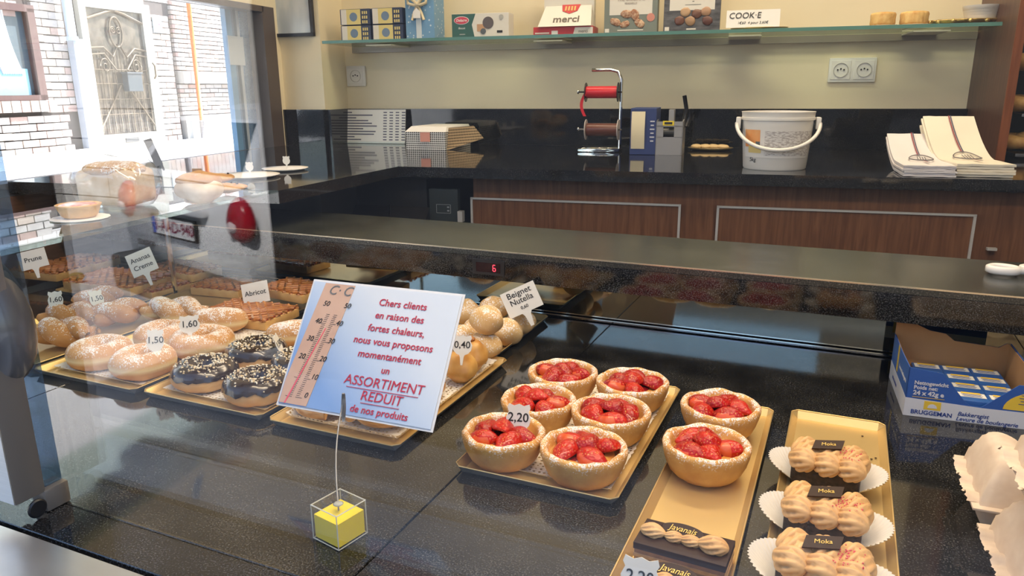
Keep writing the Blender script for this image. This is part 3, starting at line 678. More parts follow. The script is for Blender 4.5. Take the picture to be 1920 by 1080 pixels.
# ---- price tickets
def shield(w, h, kind):
    """outline of a ticket: 'shield' (curly), 'rect' or 'rect_big' on a stem"""
    P = []
    if kind == 'shield':
        for x, y in ((-.42,1),(-.2,.93),(0,1.0),(.2,.93),(.42,1),(.47,.84),(.40,.72),(.5,.5),(.46,.25),(.30,.07),(.13,0),(.09,-.12),(.05,-.5),(-.05,-.5),(-.09,-.12),(-.13,0),(-.30,.07),(-.46,.25),(-.5,.5),(-.40,.72),(-.47,.84)): P.append((x*w, y*h))
    else:
        for x, y in ((-.5,1),(.5,1),(.5,.0),(.14,-.0),(.09,-.10),(.05,-.55),(-.05,-.55),(-.09,-.10),(-.14,.0),(-.5,.0)): P.append((x*w, y*h))
    return list(reversed(P))
TK = mat('ticket_white', (.78,.76,.70), .35)
def ticket(label, px, py, z_or_pt, w, h, kind, lines, face=None, tiltz=0., size=.011, roll=0.):
    """px, py: middle of the ticket board; second: depth plane as a point on the deck it stands over"""
    d = ray(px, py); y = z_or_pt; p = CAM + d*(y/d.y)
    rz = face if face is not None else math.atan2(p.x, -p.y) + PI  # turned to the customers
    t = thing('price_ticket' if kind == 'shield' else 'name_ticket', label, 'ticket', (p.x, p.y, p.z), rot=(0, roll, 0))
    t.rotation_euler = (math.radians(-20), roll, rz)
    R = Matrix(((1,0,0,0),(0,0,1,-.0006),(0,1,0,-h*.5),(0,0,0,1)))
    MB().prism(shield(w, h, kind), 0, .0012, mat=R).ob('board', TK, t)
    for k, (s, sz) in enumerate(lines):
        text(s, sz, INK, t, (0, -.0008-.0002, (len(lines)-1)*.5*size*.95-k*size*.95), (PI/2, 0, 0), ext=.0001, bold=.00012)
    return t
YT = .82
ticket('curly white price ticket reading 2,20 in a strawberry tart', 972, 783, .775, .031, .034, 'shield', [('2,20', .0155)], face=math.radians(12))
ticket('white price ticket reading 0,40 on the choux puffs', 867, 647, .925, .030, .030, 'shield', [('0,40', .0145)], face=math.radians(15))
ticket('white price ticket reading 1,60 on the largest sugared doughnut', 355, 608, .885, .034, .031, 'shield', [('1,60', .0155)], face=math.radians(40))
ticket('white price ticket reading 1,50 in the front sugared doughnut', 291, 638, .80, .026, .036, 'shield', [('1,50', .0145)], face=math.radians(48), roll=.1)
ticket('white price ticket reading 1,60 in the pastries beside post', 104, 562, .90, .026, .034, 'shield', [('1,60', .0135)], face=math.radians(48))
ticket('narrow white price ticket reading 1,50 before the big twist', 181, 560, .95, .026, .034, 'shield', [('1,50', .0135)], face=math.radians(72))
ticket('white price ticket seen edge-on among chocolate doughnuts', 522, 645, .90, .026, .034, 'shield', [('1,50', .0135)], face=math.radians(118))
ticket('white curly price ticket at the bottom edge before chocolate slices', 1200, 1082, .555, .034, .034, 'shield', [('2,20', .0145)], face=math.radians(5))
ticket('ivory name ticket reading Abricot in a lattice slice', 479, 549, 1.14, .056, .044, 'rect', [('Abricot', .0145)], face=math.radians(26), roll=-.19)
ticket('white name ticket reading Ananas Creme in a lattice slice', 266, 492, 1.12, .056, .052, 'rect', [('Ananas', .0150), ('Creme', .0150)], face=math.radians(38), roll=-.36, size=.019)
ticket('white name ticket reading Prune in a lattice slice', 62, 486, 1.05, .056, .042, 'rect', [('Prune', .0150)], face=math.radians(46), roll=-.19)
ticket('white name ticket reading Beignet Nutella on the beignets', 978, 562, 1.185, .066, .048, 'rect', [('Beignet', .0155), ('Nutella', .0150), ('0,60', .0085)], face=math.radians(26), roll=-.42, size=.0145)
# ---- strawberry tarts
RED = []
for k, (c1, c2) in enumerate((((.30,.004,.004), (.52,.010,.006)), ((.40,.006,.004), (.64,.022,.008)))):
    m, nt, b, L = nodes('strawberry_red_%d' % k); co = coords(nt)
    v = nt.nodes.new('ShaderNodeTexVoronoi'); v.inputs['Scale'].default_value = 430; L(co, v.inputs['Vector'])
    n = nt.nodes.new('ShaderNodeTexNoise'); n.inputs['Scale'].default_value = 60; L(co, n.inputs['Vector'])
    base = ramp(nt, n.outputs[0], [(.35, c1), (.65, c2)])
    L(mixsock(nt, mathn(nt, 'LESS_THAN', v.outputs['Distance'], .20), base, (.70,.36,.08)), b.inputs['Base Color'])
    b.inputs['Roughness'].default_value = .33; b.inputs['Coat Weight'].default_value = .25; b.inputs['Coat Roughness'].default_value = .05
    b.inputs['Specular IOR Level'].default_value = .4
    bp = nt.nodes.new('ShaderNodeBump'); bp.inputs['Strength'].default_value = .8; bp.inputs['Distance'].default_value = .0012
    L(v.outputs['Distance'], bp.inputs['Height']); L(bp.outputs[0], b.inputs['Normal']); RED.append(m)
CUT = nmat('strawberry_cut', [(.35,(.66,.05,.015)),(.7,(.74,.16,.05))], 70, .3, coat=.2)
JELLY = mat('berry_jelly', (.20,.008,.012), .1, coat=.6)
def berry_mesh(k):
    b = MB()
    def fn(p):                       # heart-shaped half berry lying on its cut face
        t = (p.x+1)/2; w = (1-.55*t**1.7)
        return Vector((p.x, p.y*w, p.z*w if p.z > 0 else p.z*.25*w))
    b.blob((0,0,0), (.0145,.0118,.0105), 18, 12, .0016, 90, k*3.1, 0, fn=fn)
    return b.mesh('strawberry', [RED[k % 2]], 'all')
BER = [berry_mesh(k) for k in range(5)]
def cutberry(k):
    b = MB(); b.blob((0,0,0), (.0145,.0115,.0085), 18, 12, .001, 90, k*5.3, 0, fn=lambda p: Vector((p.x, p.y*(1-.5*((p.x+1)/2)**1.7), p.z)))
    for i, f in enumerate(b.f):
        if sum(b.v[j][1] for j in f)/len(f) < -.0062: b.m[i] = 1
    return b.mesh('strawberry', [RED[k % 2], CUT], 'all')
CBER = [cutberry(k) for k in range(2)]
def tart(label, x, y, seed, z=1.0024, rz=0.):
    x -= .009; y -= .017
    t = thing('strawberry_tart', label, 'tart', (x, y, z), rz, 'strawberry tarts')
    rnd = random.Random(seed)
    prof = [(0,.0),(.029,.0),(.0345,.0025),(.0402,.009),(.0445,.018),(.0472,.027),(.0486,.0335),(.0482,.0380),(.0455,.0402),(.0420,.0392),(.0396,.0350),(.0385,.0290),(.036,.0265),(0,.0265)]
    def fn(p, a, j):
        q = 1+.016*noise.noise(Vector((math.cos(a)*1.6+seed, math.sin(a)*1.6, 0)))
        dz = .0032*noise.noise(Vector((math.cos(a)*2.2+seed*2, math.sin(a)*2.2, 3)))*(p.z/.04)
        dr = .0011*noise.noise(Vector((math.cos(a)*7+seed*2, math.sin(a)*7, p.z*120)))
        l = math.hypot(p.x, p.y)
        return Vector((p.x*q+(p.x/l*dr if l > .02 else 0), p.y*q+(p.y/l*dr if l > .02 else 0), p.z+dz))
    MB().lathe(prof, 64, fn=fn).ob('crust', CRUST, t, smooth='all')
    MB().blob((0,0,.0275), (.0365,.0365,.0032), 28, 8, .001, 60, seed).ob('custard', nmat('custard_%d' % seed, [(.4,(.70,.32,.07)),(.7,(.80,.46,.12))], 40, .18, coat=.5), t, smooth='all')
    MB().blob((0,0,.0285), (.025,.025,.0045), 24, 8, .002, 60, seed).ob('jelly', JELLY, t, smooth='all')
    pos = [(.0, .001, .0365)] + [(.0232*math.cos(a), .0232*math.sin(a), .0315) for a in [rnd.uniform(0, .5)+i*2*PI/5 for i in range(5)]]
    for i, (px, py, pz) in enumerate(pos):
        cut = i in (1+seed % 5, 1+(seed+2) % 5)
        o = obj('strawberry', CBER[(seed+i) % 2] if cut else BER[(seed+i) % 5], t, (px+rnd.uniform(-.0015,.0015), py+rnd.uniform(-.0015,.0015), pz+rnd.uniform(0,.002)))
        o.rotation_euler = (rnd.uniform(-.45,.25) if cut else rnd.uniform(-.3,.3), rnd.uniform(-.35,.25), rnd.uniform(-.5,.5) if cut else rnd.uniform(0, 6.28)); k = rnd.uniform(1.22, 1.45); o.scale = (k, k, k)
    t.scale = (1.065,)*3
    return t
tart('strawberry tart carrying the 2,20 ticket, front left of six', -.344, .777, 1)
tart('strawberry tart at the front right corner of the six', -.240, .777, 2)
tart('strawberry tart behind the one with the 2,20 ticket', -.341, .885, 3)
tart('strawberry tart in the middle of right row of six', -.240, .888, 4)
tart('strawberry tart at the back left of the six', -.345, .992, 5)
tart('strawberry tart at the back right of the six', -.240, .995, 6)
tart('strawberry tart at the back of the narrow gold tray', -.111, .960, 7)
tart('strawberry tart heavily sugared, above the chocolate slices on narrow tray', -.109, .842, 8)
# ---- doughnuts
def ring(b, R, r, h, n=40, m=18, seed=0, lift=.0, z0=None, mi=0, cut=None, hole=.35):
    """plump ring; cut(a) gives the lowest angle kept, for a glaze that covers the upper part only"""
    V = []; F = []
    for i in range(n):
        a = 2*PI*i/n
        for j in range(m if cut is None else m+1):
            if cut is None: t = 2*PI*j/m
            else:
                lo, hi = cut(a), PI-.15; t = lo+(hi-lo)*j/m
            rr = R + r*math.cos(t)*(1 if math.cos(t) > 0 else .92); z = h*math.sin(t)
            q = 1+.035*noise.noise(Vector((math.cos(a)*1.5, math.sin(a)*1.5, seed)))
            V.append(((rr+lift*math.cos(t))*math.cos(a)*q, (rr+lift*math.cos(t))*math.sin(a)*q, h+z+lift*math.sin(t)+.002*noise.noise(Vector((math.cos(a)*2, math.sin(a)*2, seed+4)))))
    mm = m if cut is None else m+1
    for i in range(n):
        for j in range(m):
            a, c = i*mm+j, ((i+1) % n)*mm+j; j2 = (j+1) % mm
            F.append((a, c, ((i+1) % n)*mm+j2, i*mm+j2))
    return b.add(V, F, mi)
def sugar_ring(label, x, y, seed, R=.030, r=.0215, h=.0215, rz=0, z=1.003):
    t = thing('sugared_doughnut', label, 'doughnut', (x, y, z), rz, 'sugar-dusted ring doughnuts')
    ring(MB(), R, r, h, seed=seed).ob('ring', SUG, t, smooth='all'); return t
sugar_ring('sugar-dusted ring doughnut at the front left, with a dark slit', -1.122, .797, 1)
sugar_ring('sugar-dusted ring doughnut at the front, carrying a 1,50 ticket', -1.017, .795, 2)
sugar_ring('sugar-dusted ring doughnut behind the 1,50 ticket', -1.098, .905, 3, R=.027)
sugar_ring('large sugar-dusted ring doughnut carrying the 1,60 ticket', -1.004, .905, 4, R=.033, r=.023)
NUT = [mat('nut_%d' % k, c, .6) for k, c in enumerate(((.80,.70,.52), (.70,.55,.34), (.86,.80,.68)))]
def choc_ring(label, x, y, seed):
    t = thing('chocolate_doughnut', label, 'doughnut', (x, y, 1.003), 0, 'chocolate ring doughnuts')
    ring(MB(), .030, .0205, .0195, seed=seed).ob('ring', nmat('plain_dough_%d' % seed, [(.3,(.58,.32,.12)),(.7,(.74,.49,.22))], 30, .6), t, smooth='all')
    cutf = lambda a: .12+.30*noise.noise(Vector((math.cos(a)*4, math.sin(a)*4, seed*2.)))+.12*noise.noise(Vector((math.cos(a)*14, math.sin(a)*14, seed)))
    gl = ring(MB(), .030, .0205, .0195, 56, 14, seed, .0012, cut=cutf).ob('glaze', CHOCO, t, smooth='all')
    nb = MB(); rnd = random.Random(seed)
    for _ in range(230):
        a = rnd.uniform(0, 2*PI); th = rnd.gauss(PI/2, .48); q = rnd.uniform(.0007, .0016)
        rr = .030+.0217*math.cos(th); c = (rr*math.cos(a), rr*math.sin(a), .0195+.0207*math.sin(th)+.0006)
        nb.box((0,0,0), (q*2, q*1.5, q*1.3), rnd.randrange(3), mat=Matrix.Translation(c) @ Matrix.Rotation(rnd.uniform(0, 3), 4, Vector((rnd.random(), rnd.random(), 1))))
    stuff(nb.ob('chopped_nuts', NUT, t)); return t
choc_ring('chocolate doughnut with chopped nuts, front left of the four', -.885, .797, 11)
choc_ring('chocolate doughnut with chopped nuts and dripping glaze, front right', -.772, .790, 12)
choc_ring('chocolate doughnut with chopped nuts, back left of the four', -.876, .902, 13)
choc_ring('chocolate doughnut with chopped nuts, half hidden by the notice', -.770, .892, 14)
def twist(label, x, y, rz, L=.13, r=.021, m=SUG_O, turns=1.0, z=1.002, n=3, amp=.014):
    t = thing('sugared_twist', label, 'pastry', (x, y, z), rz, 'sugared twists')
    for k in range(2):
        P = []
        for i in range(29):
            u = i/28; a = u*turns*2*PI+k*PI
            P.append(((u-.5)*L, amp*math.cos(a), r*1.05+amp*.55*(1+math.sin(a))))
        MB().tube(P, lambda s: r*max(.05, math.sin(PI*(.02+.96*s)))**.45, 16).ob('strand', m, t, smooth='all')
    return t
twist('big pale sugared twist at the back of the ring doughnuts', -1.185, 1.015, math.radians(12), .135, .021, SUG)
twist('orange sugared twist beside the big pale twist', -1.285, .965, math.radians(70), .10, .019)
twist('sugared twist at the front, nearest the window post', -1.262, .835, math.radians(15), .115, .021)
twist('sugared twist half hidden by the window post', -1.355, .915, math.radians(20), .115, .019)
twist('dark orange bun at the far left beside post', -1.415, 1.02, math.radians(80), .09, .018)
def log(label, x, y, rz, L=.12, r=.024, z=1.003):
    t = thing('sugared_roll', label, 'pastry', (x, y, z), rz, 'sugared rolls')
    b = MB(); b.blob((0,0,r), (L/2, r*1.1, r), 30, 16, .003, 40, x*7, fn=lambda p: Vector((math.copysign(abs(p.x)**.7, p.x), p.y, p.z)))
    b.ob('body', SUG, t, smooth='all'); return t
log('long sugared roll behind the 1,60 ticket', -1.065, 1.01, math.radians(20), .11)
log('long sugared roll half behind the left edge of notice', -.868, 1.005, math.radians(28), .125)
# ---- puff swirls, choux, beignets
def swirl(label, x, y, seed, rz, R=.047):
    t = thing('puff_swirl', label, 'pastry', (x, y, 1.004), rz, 'puff pastry swirls')
    m = nmat('puff_%d' % seed, [(.3,(.42,.18,.045)),(.55,(.66,.36,.11)),(.8,(.80,.52,.20))], 45, .32, 5, stretch=(1,1,5), bump=.5, coat=.3)
    P = []; N = 90
    for i in range(N):
        a = i/N*2*PI*2.6; q = .006+(R-.006)*(i/N)
        P.append((q*math.cos(a), q*math.sin(a), .013+.004*(1-i/N)))
    MB().tube(P, lambda s: .0105-.0015*s, 10, fn=lambda i, a: 1+.10*math.sin(5*a)).ob('coil', m, t, smooth='all'); return t
swirl('puff pastry swirl under the notice, beside the wire holder', -.553, .797, 3, .3)
swirl('puff pastry swirl at the front left of the tray, under notice', -.645, .800, 4, 1.6)
swirl('puff pastry swirl half hidden behind the notice edge', -.548, .890, 5, 2.4, .038)
CHX = nmat('choux_crust', [(.3,(.50,.22,.045)),(.6,(.72,.42,.12)),(.8,(.80,.55,.22))], 28, .42, 5, bump=.5, coat=.15)
def choux(label, x, y, seed, z=1.003):
    t = thing('choux_puff', label, 'pastry', (x, y, z), seed, 'choux puffs')
    MB().blob((0,0,.025), (.0265,.0265,.026), 28, 18, .006, 45, seed*2.3, fn=lambda p: Vector((p.x, p.y, p.z if p.z < .75 else p.z+.05))).ob('puff', CHX, t, smooth='all')
    MB().blob((.002,0,.0535), (.006,.006,.004), 12, 8, .001, 200, seed).ob('tip', mat('choux_tip', (.40,.15,.04), .5), t, smooth='all'); return t
choux('golden choux puff in front, below the 0,40 ticket', -.522, .965, 1)
choux('golden choux puff directly behind the front one', -.528, 1.018, 2)
choux('golden choux puff hidden partly by the notice', -.578, .985, 3)
def beignet(label, px, py, z, seed, r=.0275, rz=0.):
    p = onz(px, py, z)
    t = thing('beignet', label, 'beignet', (p.x, p.y, z), rz, 'sugared beignets in the heap')
    MB().blob((0,0,0), (r*1.08, r, r*.86), 24, 16, .004, 45, seed*1.9).ob('ball', SUG_B, t, smooth='all'); return t
for k, (lab, px, py, z) in enumerate((('sugared beignet at the back left, touching the notice', 874, 585, 1.040), ('sugared beignet at the very back of the heap', 926, 578, 1.052), ('sugared beignet on top, in the middle of the heap', 913, 600, 1.072),
        ('sugared beignet at the front of the heap above choux', 910, 647, 1.027), ('sugared beignet in the middle of the right edge', 950, 622, 1.027), ('sugared beignet at the right, stuck with the name ticket', 976, 604, 1.029),
        ('sugared beignet low in the heap behind front one', 893, 622, 1.027), ('sugared beignet behind the 0,40 ticket', 862, 632, 1.029))): beignet(lab, px, py, z, k+1, rz=k*.9)
# ---- lattice slices
JAM = {k: nmat('jam_%s' % k, [(.3, a), (.7, b_)], 35, .16, 4, coat=.6, bump=.3) for k, a, b_ in (('red', (.16,.018,.008), (.36,.06,.02)), ('amber', (.36,.10,.02), (.55,.20,.04)), ('plum', (.06,.012,.010), (.16,.03,.02)))}
STRIP = nmat('lattice_pastry', [(.3,(.38,.12,.03)),(.7,(.62,.27,.08))], 60, .25, 4, coat=.6)
def lattice(label, x, y, lx, ly, rz, jam, z=1.003, pitch=0.):
    t = thing('lattice_slice', label, 'pastry', (x, y, z), rot=(0, pitch, rz), group='lattice jam slices')
    MB().bbox((0,0,.009), (lx, ly, .018), .003).ob('base', DOUGH, t, smooth=40)
    MB().bbox((0,0,.0185), (lx-.008, ly-.008, .004), .001).ob('jam', JAM[jam], t, smooth=40)
    b = MB(); st = .021
    for sgn in (1, -1):
        k = -(lx+ly)
        while k < lx+ly:
            # line x + sgn*y = k clipped to the rectangle
            pts = []
            for i in range(41):
                yy = -ly/2+ly*i/40; xx = k-sgn*yy
                if abs(xx) <= lx/2: pts.append((xx, yy, .0212+.0012*math.sin(yy*300+k*90)))
            if len(pts) > 2: b.tube([pts[0], pts[len(pts)//2], pts[-1]], .0036, 6)
            k += st
    b.ob('lattice', STRIP, t, smooth='all')
    b = MB()
    for c, d in (((0,ly/2-.003,.020),(lx,.006,.007)), ((-lx/2+.003,0,.020),(.006,ly,.007))): b.bbox(c, d, .002)
    b.ob('border', STRIP, t, smooth=40); return t
for lab, px, py, z, lx, ly, rz, jam in (('glazed lattice slice at the front, carrying the Abricot ticket', 468, 590, 1.003, .165, .105, 2, 'red'), ('glazed lattice slice behind the empty corner of apricot tray', 425, 540, 1.003, .13, .085, 6, 'red'),
        ('glazed lattice slice heaped on others beside the notice edge', 556, 545, 1.026, .13, .09, -8, 'amber'), ('large glazed lattice slice carrying the Ananas Creme ticket', 225, 528, 1.018, .20, .13, 4, 'amber'),
        ('thin lattice slice leaning at the edge of the pineapple tray', 322, 540, 1.003, .06, .14, -6, 'red'), ('glazed lattice slice behind the Ananas Creme ticket', 345, 508, 1.022, .16, .09, -4, 'amber'),
        ('dark lattice slice carrying the Prune ticket', 92, 508, 1.018, .16, .10, 6, 'plum'), ('dark red lattice slice between Prune and Ananas tickets', 165, 492, 1.02, .13, .08, 8, 'red')):
    p = onz(px, py, z+.01); lattice(lab, p.x, p.y, lx, ly, math.radians(rz), jam, z)
# ================================================================== NOTICE, CUBE
CRED = mat('crimson_ink', (.52,.03,.07), .6)
LEAN, NYAW = .602, .04
nt_ = thing('notice_board', 'blue and white notice to customers in a clear sleeve, held by wire clip', 'notice', (-.607, .652, 1.08), rot=(-LEAN, 0, NYAW))
NW, NH = .21, .16
def notice_mat():
    m, nt, b, L = nodes('notice_print'); co = coords(nt)
    sp = nt.nodes.new('ShaderNodeSeparateXYZ'); L(co, sp.inputs[0])
    f = mathn(nt, 'ADD', mathn(nt, 'MULTIPLY', sp.outputs[0], 2.6), mathn(nt, 'MULTIPLY', sp.outputs[2], 3.2))
    c = ramp(nt, f, [(.22, (.22,.38,.72)), (.50, (.52,.63,.80)), (.72, (.70,.76,.84))])
    L(c, b.inputs['Base Color']); b.inputs['Roughness'].default_value = .3; b.inputs['Coat Weight'].default_value = .4; return m
MB().box((NW/2, .0012, NH/2), (NW+.006, .0008, NH+.006)).ob('sleeve', mat('sleeve_plastic', (.75,.76,.78), .15), nt_)
MB().box((NW/2, 0, NH/2), (NW, .001, NH)).ob('sheet', notice_mat(), nt_)
XR = Matrix(((1,0,0,0),(0,0,-1,0),(0,1,0,0),(0,0,0,1)))
MB().prism([(.018, NH-.001), (.062, NH-.001), (.041, .001), (.001, .001), (.001, .03)], .0006, .0012, mat=XR).ob('thermometer', nmat('tan_print', [(.3,(.58,.36,.26)),(.7,(.66,.44,.33))], 20, .5), nt_)
def lean_x(z): return .014+.030*z/NH+.004
tk = MB()
for i in range(46):
    z = .010+i*.0024; x = lean_x(z); big = i % 10 == 0
    for s in (-1, 1): tk.box((x+s*(.0075 if big else .0055)+.000, -.0014, z), (.009 if big else .005, .0003, .0004))
tk.ob('scale_marks', INK, nt_)
MB().prism([(.0085, .001), (.0105, .001), (.0375, .100), (.0365, .100)], .0013, .0016, mat=XR).ob('red_column', mat('red_column', (.85,.10,.16), .5), nt_)
for k, v in enumerate(('0','10','20','30','40','50')):
    z = .012+k*.0235
    text(v, .0095, INK, nt_, (lean_x(z)+.0165, -.0016, z+.002), (PI/2, 0, 0), shear=.25)
    if k > 1: text(v, .0095, INK, nt_, (lean_x(z)-.0145, -.0016, z+.002), (PI/2, 0, 0), shear=.25)
text('C\u00b7', .018, mat('grey_print', (.16,.17,.18), .6), nt_, (.034, -.0016, .150), (PI/2, 0, 0), shear=.3)
text('C', .018, mat('grey_print2', (.16,.17,.18), .6), nt_, (.053, -.0016, .150), (PI/2, 0, 0), shear=.3)
for k, (ln, sz, x) in enumerate((('Chers clients', .0125, .135), ('en raison des', .0125, .135), ('fortes chaleurs,', .0125, .135), ('nous vous proposons', .0125, .135), ('momentan\u00e9ment', .0125, .135), ('un', .0118, .135), ('ASSORTIMENT', .0165, .137), ('REDUIT', .0165, .139), ('de nos produits', .0122, .140))):
    z = .141-k*.0166
    text(ln, sz, CRED, nt_, (x, -.0012, z), (PI/2, 0, 0), shear=.08, bold=.0 if k in (6, 7) else .0001)
    if k in (6, 7): MB().box((x, -.0012, z-.0085), ((.097 if k == 6 else .052), .0004, .0007)).ob('underline', CRED, nt_)
# cube holder
STEEL = mat('grey_wire', (.30,.30,.30), .45, .7)
ccx, ccy = -.4435, .548
cube = thing('cube_holder', 'clear cube filled with yellow liquid, wire clip rising from it', 'card holder', (ccx, ccy, 1.0003), math.radians(-12))
ACR = glass('clear_acrylic', (.97,.97,.95), .05)
a = .0395
MB().bbox((0, 0, a/2), (a, a, a), .0012, seg=1).ob('cube', ACR, cube)
MB().box((0, 0, .0150), (a-.004, a-.004, .026)).ob('yellow_liquid', mat('yellow_liquid', (.95,.74,.02), .2), cube)
eb = MB()
for sx in (-1, 1):
    for sy in (-1, 1): eb.tube([(sx*(a/2-.0004), sy*(a/2-.0004), .001), (sx*(a/2-.0004), sy*(a/2-.0004), a-.001)], .0007, 5)
for z in (.0008, a-.0006):
    for s in (-1, 1):
        eb.tube([(-a/2, s*(a/2-.0004), z), (a/2, s*(a/2-.0004), z)], .0007, 5); eb.tube([(s*(a/2-.0004), -a/2, z), (s*(a/2-.0004), a/2, z)], .0007, 5)
eb.ob('edges', mat('acrylic_edge', (.85,.86,.80), .2, trans=.5), cube)
MB().lathe([(0,.0),(.004,.0),(.0055,.0015),(.0035,.003),(0,.003)], 16, c=(0,0,a-.0035)).ob('collar', mat('acrylic_collar', (.8,.82,.75), .15, trans=.6), cube, smooth='all')
MB().bbox((.002,.001,.016), (.012,.010,.005), .0015).ob('floating_figure', mat('pale_floater', (.80,.78,.60), .3), cube)
cw = Vector((ccx, ccy, 1.030)); top = CAM + ray(642, 757)*(.640/ray(642, 757).y)
Mi = cube.matrix_basis.inverted()
pts = [cw.lerp(top, k/8)+Vector((-.006*math.sin(PI*k/8), 0, 0)) for k in range(9)]
Mi = (Matrix.Translation((ccx, ccy, 1.0003)) @ Matrix.Rotation(math.radians(-12), 4, 'Z')).inverted()
MB().tube([Mi @ p for p in pts], .0009, 6).ob('wire', STEEL, cube, smooth='all')
cl0, cl1 = pts[-1]-Vector((0,0,.022)), pts[-1]+Vector((.001,.002,.012))
MB().tube([Mi @ cl0.lerp(cl1, k/5) for k in range(6)], lambda s: .0012+.0016*math.sin(PI*(.15+.75*(1-s))), 8).ob('clip', STEEL, cube, smooth='all')
# ================================================================== CHOCOLATE SLICES AND MOCHA CAKES
CREAMB = nmat('mocha_cream', [(.3,(.62,.35,.14)),(.7,(.76,.49,.23))], 40, .45, sss=.1)
GOLDINK = mat('gold_ink', (.62,.42,.10), .4, .3)
def shell(b, c, L, r, rz, n=9, mi=0):
    """a piped shell: ribbed teardrop"""
    def fn(p):
        t = (p.x+1)/2; w = (.35+.65*math.sin(PI*min(1, .12+.62*t)))
        an = math.atan2(p.z, p.y); rib = .80+.38*abs(math.cos(n*.5*an+2.6*p.x))
        return Vector((p.x, p.y*w*rib, p.z*w*rib))
    b.blob((0,0,0), (L/2, r, r*.84), 90, 18, fn=fn, mi=mi, mat=Matrix.Translation(c) @ Matrix.Rotation(rz, 4, 'Z'))
def javanais(label, x, y, rz):
    t = thing('chocolate_slice', label, 'cake', (x, y, 1.002), rz, 'layered chocolate slices')
    lx, ly = .086, .044
    LAY = [((.30,.14,.05), .0035), ((.055,.022,.012), .003), ((.62,.38,.16), .004), ((.45,.22,.08), .004), ((.60,.36,.15), .004), ((.36,.17,.06), .0045)]
    z = 0
    for k, (c, h) in enumerate(LAY):
        MB().box((0, 0, z+h/2), (lx-.0012*(k % 2), ly-.0012*(k % 2), h)).ob('layer', nmat('cake_layer_%d' % k, [(.35, tuple(v*.75 for v in c)), (.65, c)], 160, .6, bump=.6, bd=.001), t); z += h
    MB().bbox((0, 0, z+.0035), (lx+.001, ly+.001, .007), .0008).ob('chocolate_top', CHOCO_M, t, smooth=40); z += .007
    b = MB()
    for k, (dx, L, r) in enumerate(((-.030, .026, .0078), (-.010, .020, .0060), (.006, .022, .0062), (.027, .030, .0098))): shell(b, (dx, -.002, z+r*.45), L, r, PI if k in (0,) else 0)
    b.ob('piped_cream', CREAMB, t, smooth='all')
    pq = MB().lathe([(0,.0015),(.95,.0015),(1,.0008),(1,0),(0,0)], 32, mat=Matrix.Translation((-.004, .009, z+.004)) @ Matrix.Rotation(math.radians(28), 4, 'X') @ Matrix.Diagonal((.021,.0075,1,1))).ob('plaque', CHOCO_M, t, smooth=30)
    text('Javanais', .0085, GOLDINK, pq, (-.004, .0085, z+.0062), (math.radians(28), 0, 0), shear=.3)
    return t
p1 = onz(1283, 1018, 1.03); p2 = onz(1268, 1098, 1.03)
javanais('layered chocolate slice just below the sugared strawberry tart', p1.x, p1.y, math.radians(-3))
javanais('layered chocolate slice cut off by the bottom edge of picture', p2.x, p2.y, math.radians(-3))
FRILL = mat('frill_paper', (.80,.77,.71), .8)
SPR = mat('pink_crumbs', (.70,.09,.14), .6)
CRUMB = nmat('chocolate_flakes', [(.35,(.010,.006,.005)),(.65,(.05,.028,.02))], 260, .45, bump=1., bd=.002)
def moka(label, x, y, rz, seed):
    t = thing('mocha_cake', label, 'cake', (x, y, 1.002), rz, 'mocha cream cakes')
    lx, ly, h = .074, .036, .026; rnd = random.Random(seed)
    MB().bbox((0, 0, h/2), (lx, ly, h), .003).ob('sponge', CRUMB, t, smooth=40)
    b = MB()
    for r, yy in enumerate((-.0125, .0015, .0145)):
        for k in range(3): shell(b, (-.0255+k*.0255+(.003 if r == 1 else 0), yy, h+.005+(.001 if r else 0)), .036, .0150, math.radians(-30 if r == 0 else 32), 9)
    b.ob('piped_cream', CREAMB, t, smooth='all')
    R = Matrix.Translation((-.001, .004, h+.0208)) @ Matrix.Rotation(math.radians(14), 4, 'X') @ Matrix.Rotation(math.radians(16), 4, 'Z')
    pq = MB().prism([(-.019,-.0075),(.013,-.0075),(.019,.0075),(-.013,.0075)], 0, .0016, mat=R).ob('plaque', CHOCO_M, t)
    o = text('Moka', .0072, GOLDINK, pq, R @ Vector((0, 0, .0019)), R.to_euler(), shear=.2)
    c = MB()
    for _ in range(70):
        qx, qy = (rnd.gauss(.022, .009), rnd.gauss(0, .009)); zz = h+.0175+rnd.uniform(-.002, .0012)
        c.box((0,0,0), (.0012,.0009,.0008), mat=Matrix.Translation((max(-.034, min(.034, qx)), max(-.014, min(.016, qy)), zz)) @ Matrix.Rotation(rnd.random()*3, 4, 'Z'))
    stuff(c.ob('pink_crumbs', SPR, t))
    for s in (-1, 1):
        f = MB()
        def fn(u, v, s=s):
            a = (u-.5)*2.3; rr = .009+.030*v; q = .0011*math.sin(u*PI*34)*v
            return Vector((s*(lx/2-.010+(rr+q)*math.cos(a)*.95), (rr+q)*math.sin(a)*.95, .0012+.024*v**1.3*math.cos(a*.55)))
        f.grid(68, 5, fn); f.ob('paper_frill', FRILL, t, smooth='all')
    return t
for k, (lab, px, py) in enumerate((('mocha cream cake at the back, nearest the tray end', 1551, 866), ('mocha cream cake in the middle of the three', 1546, 958), ('mocha cream cake at the front, cut by picture edge', 1540, 1057))):
    p = onz(px, py, 1.03); moka(lab, p.x, p.y, math.radians(-4), k+1)
cr = MB()
for px, py in ((1617, 818), (1634, 861), (1642, 859), (1640, 893), (1448, 973)):
    p = onz(px, py, 1.003); cr.blob((p.x, p.y, 1.0032), (.0016, .0012, .0008), 6, 4)
stuff(tag(cr.ob('chocolate_crumbs', CHOCO_M), 'stray dark chocolate crumbs on the mocha cake tray', 'crumbs'))
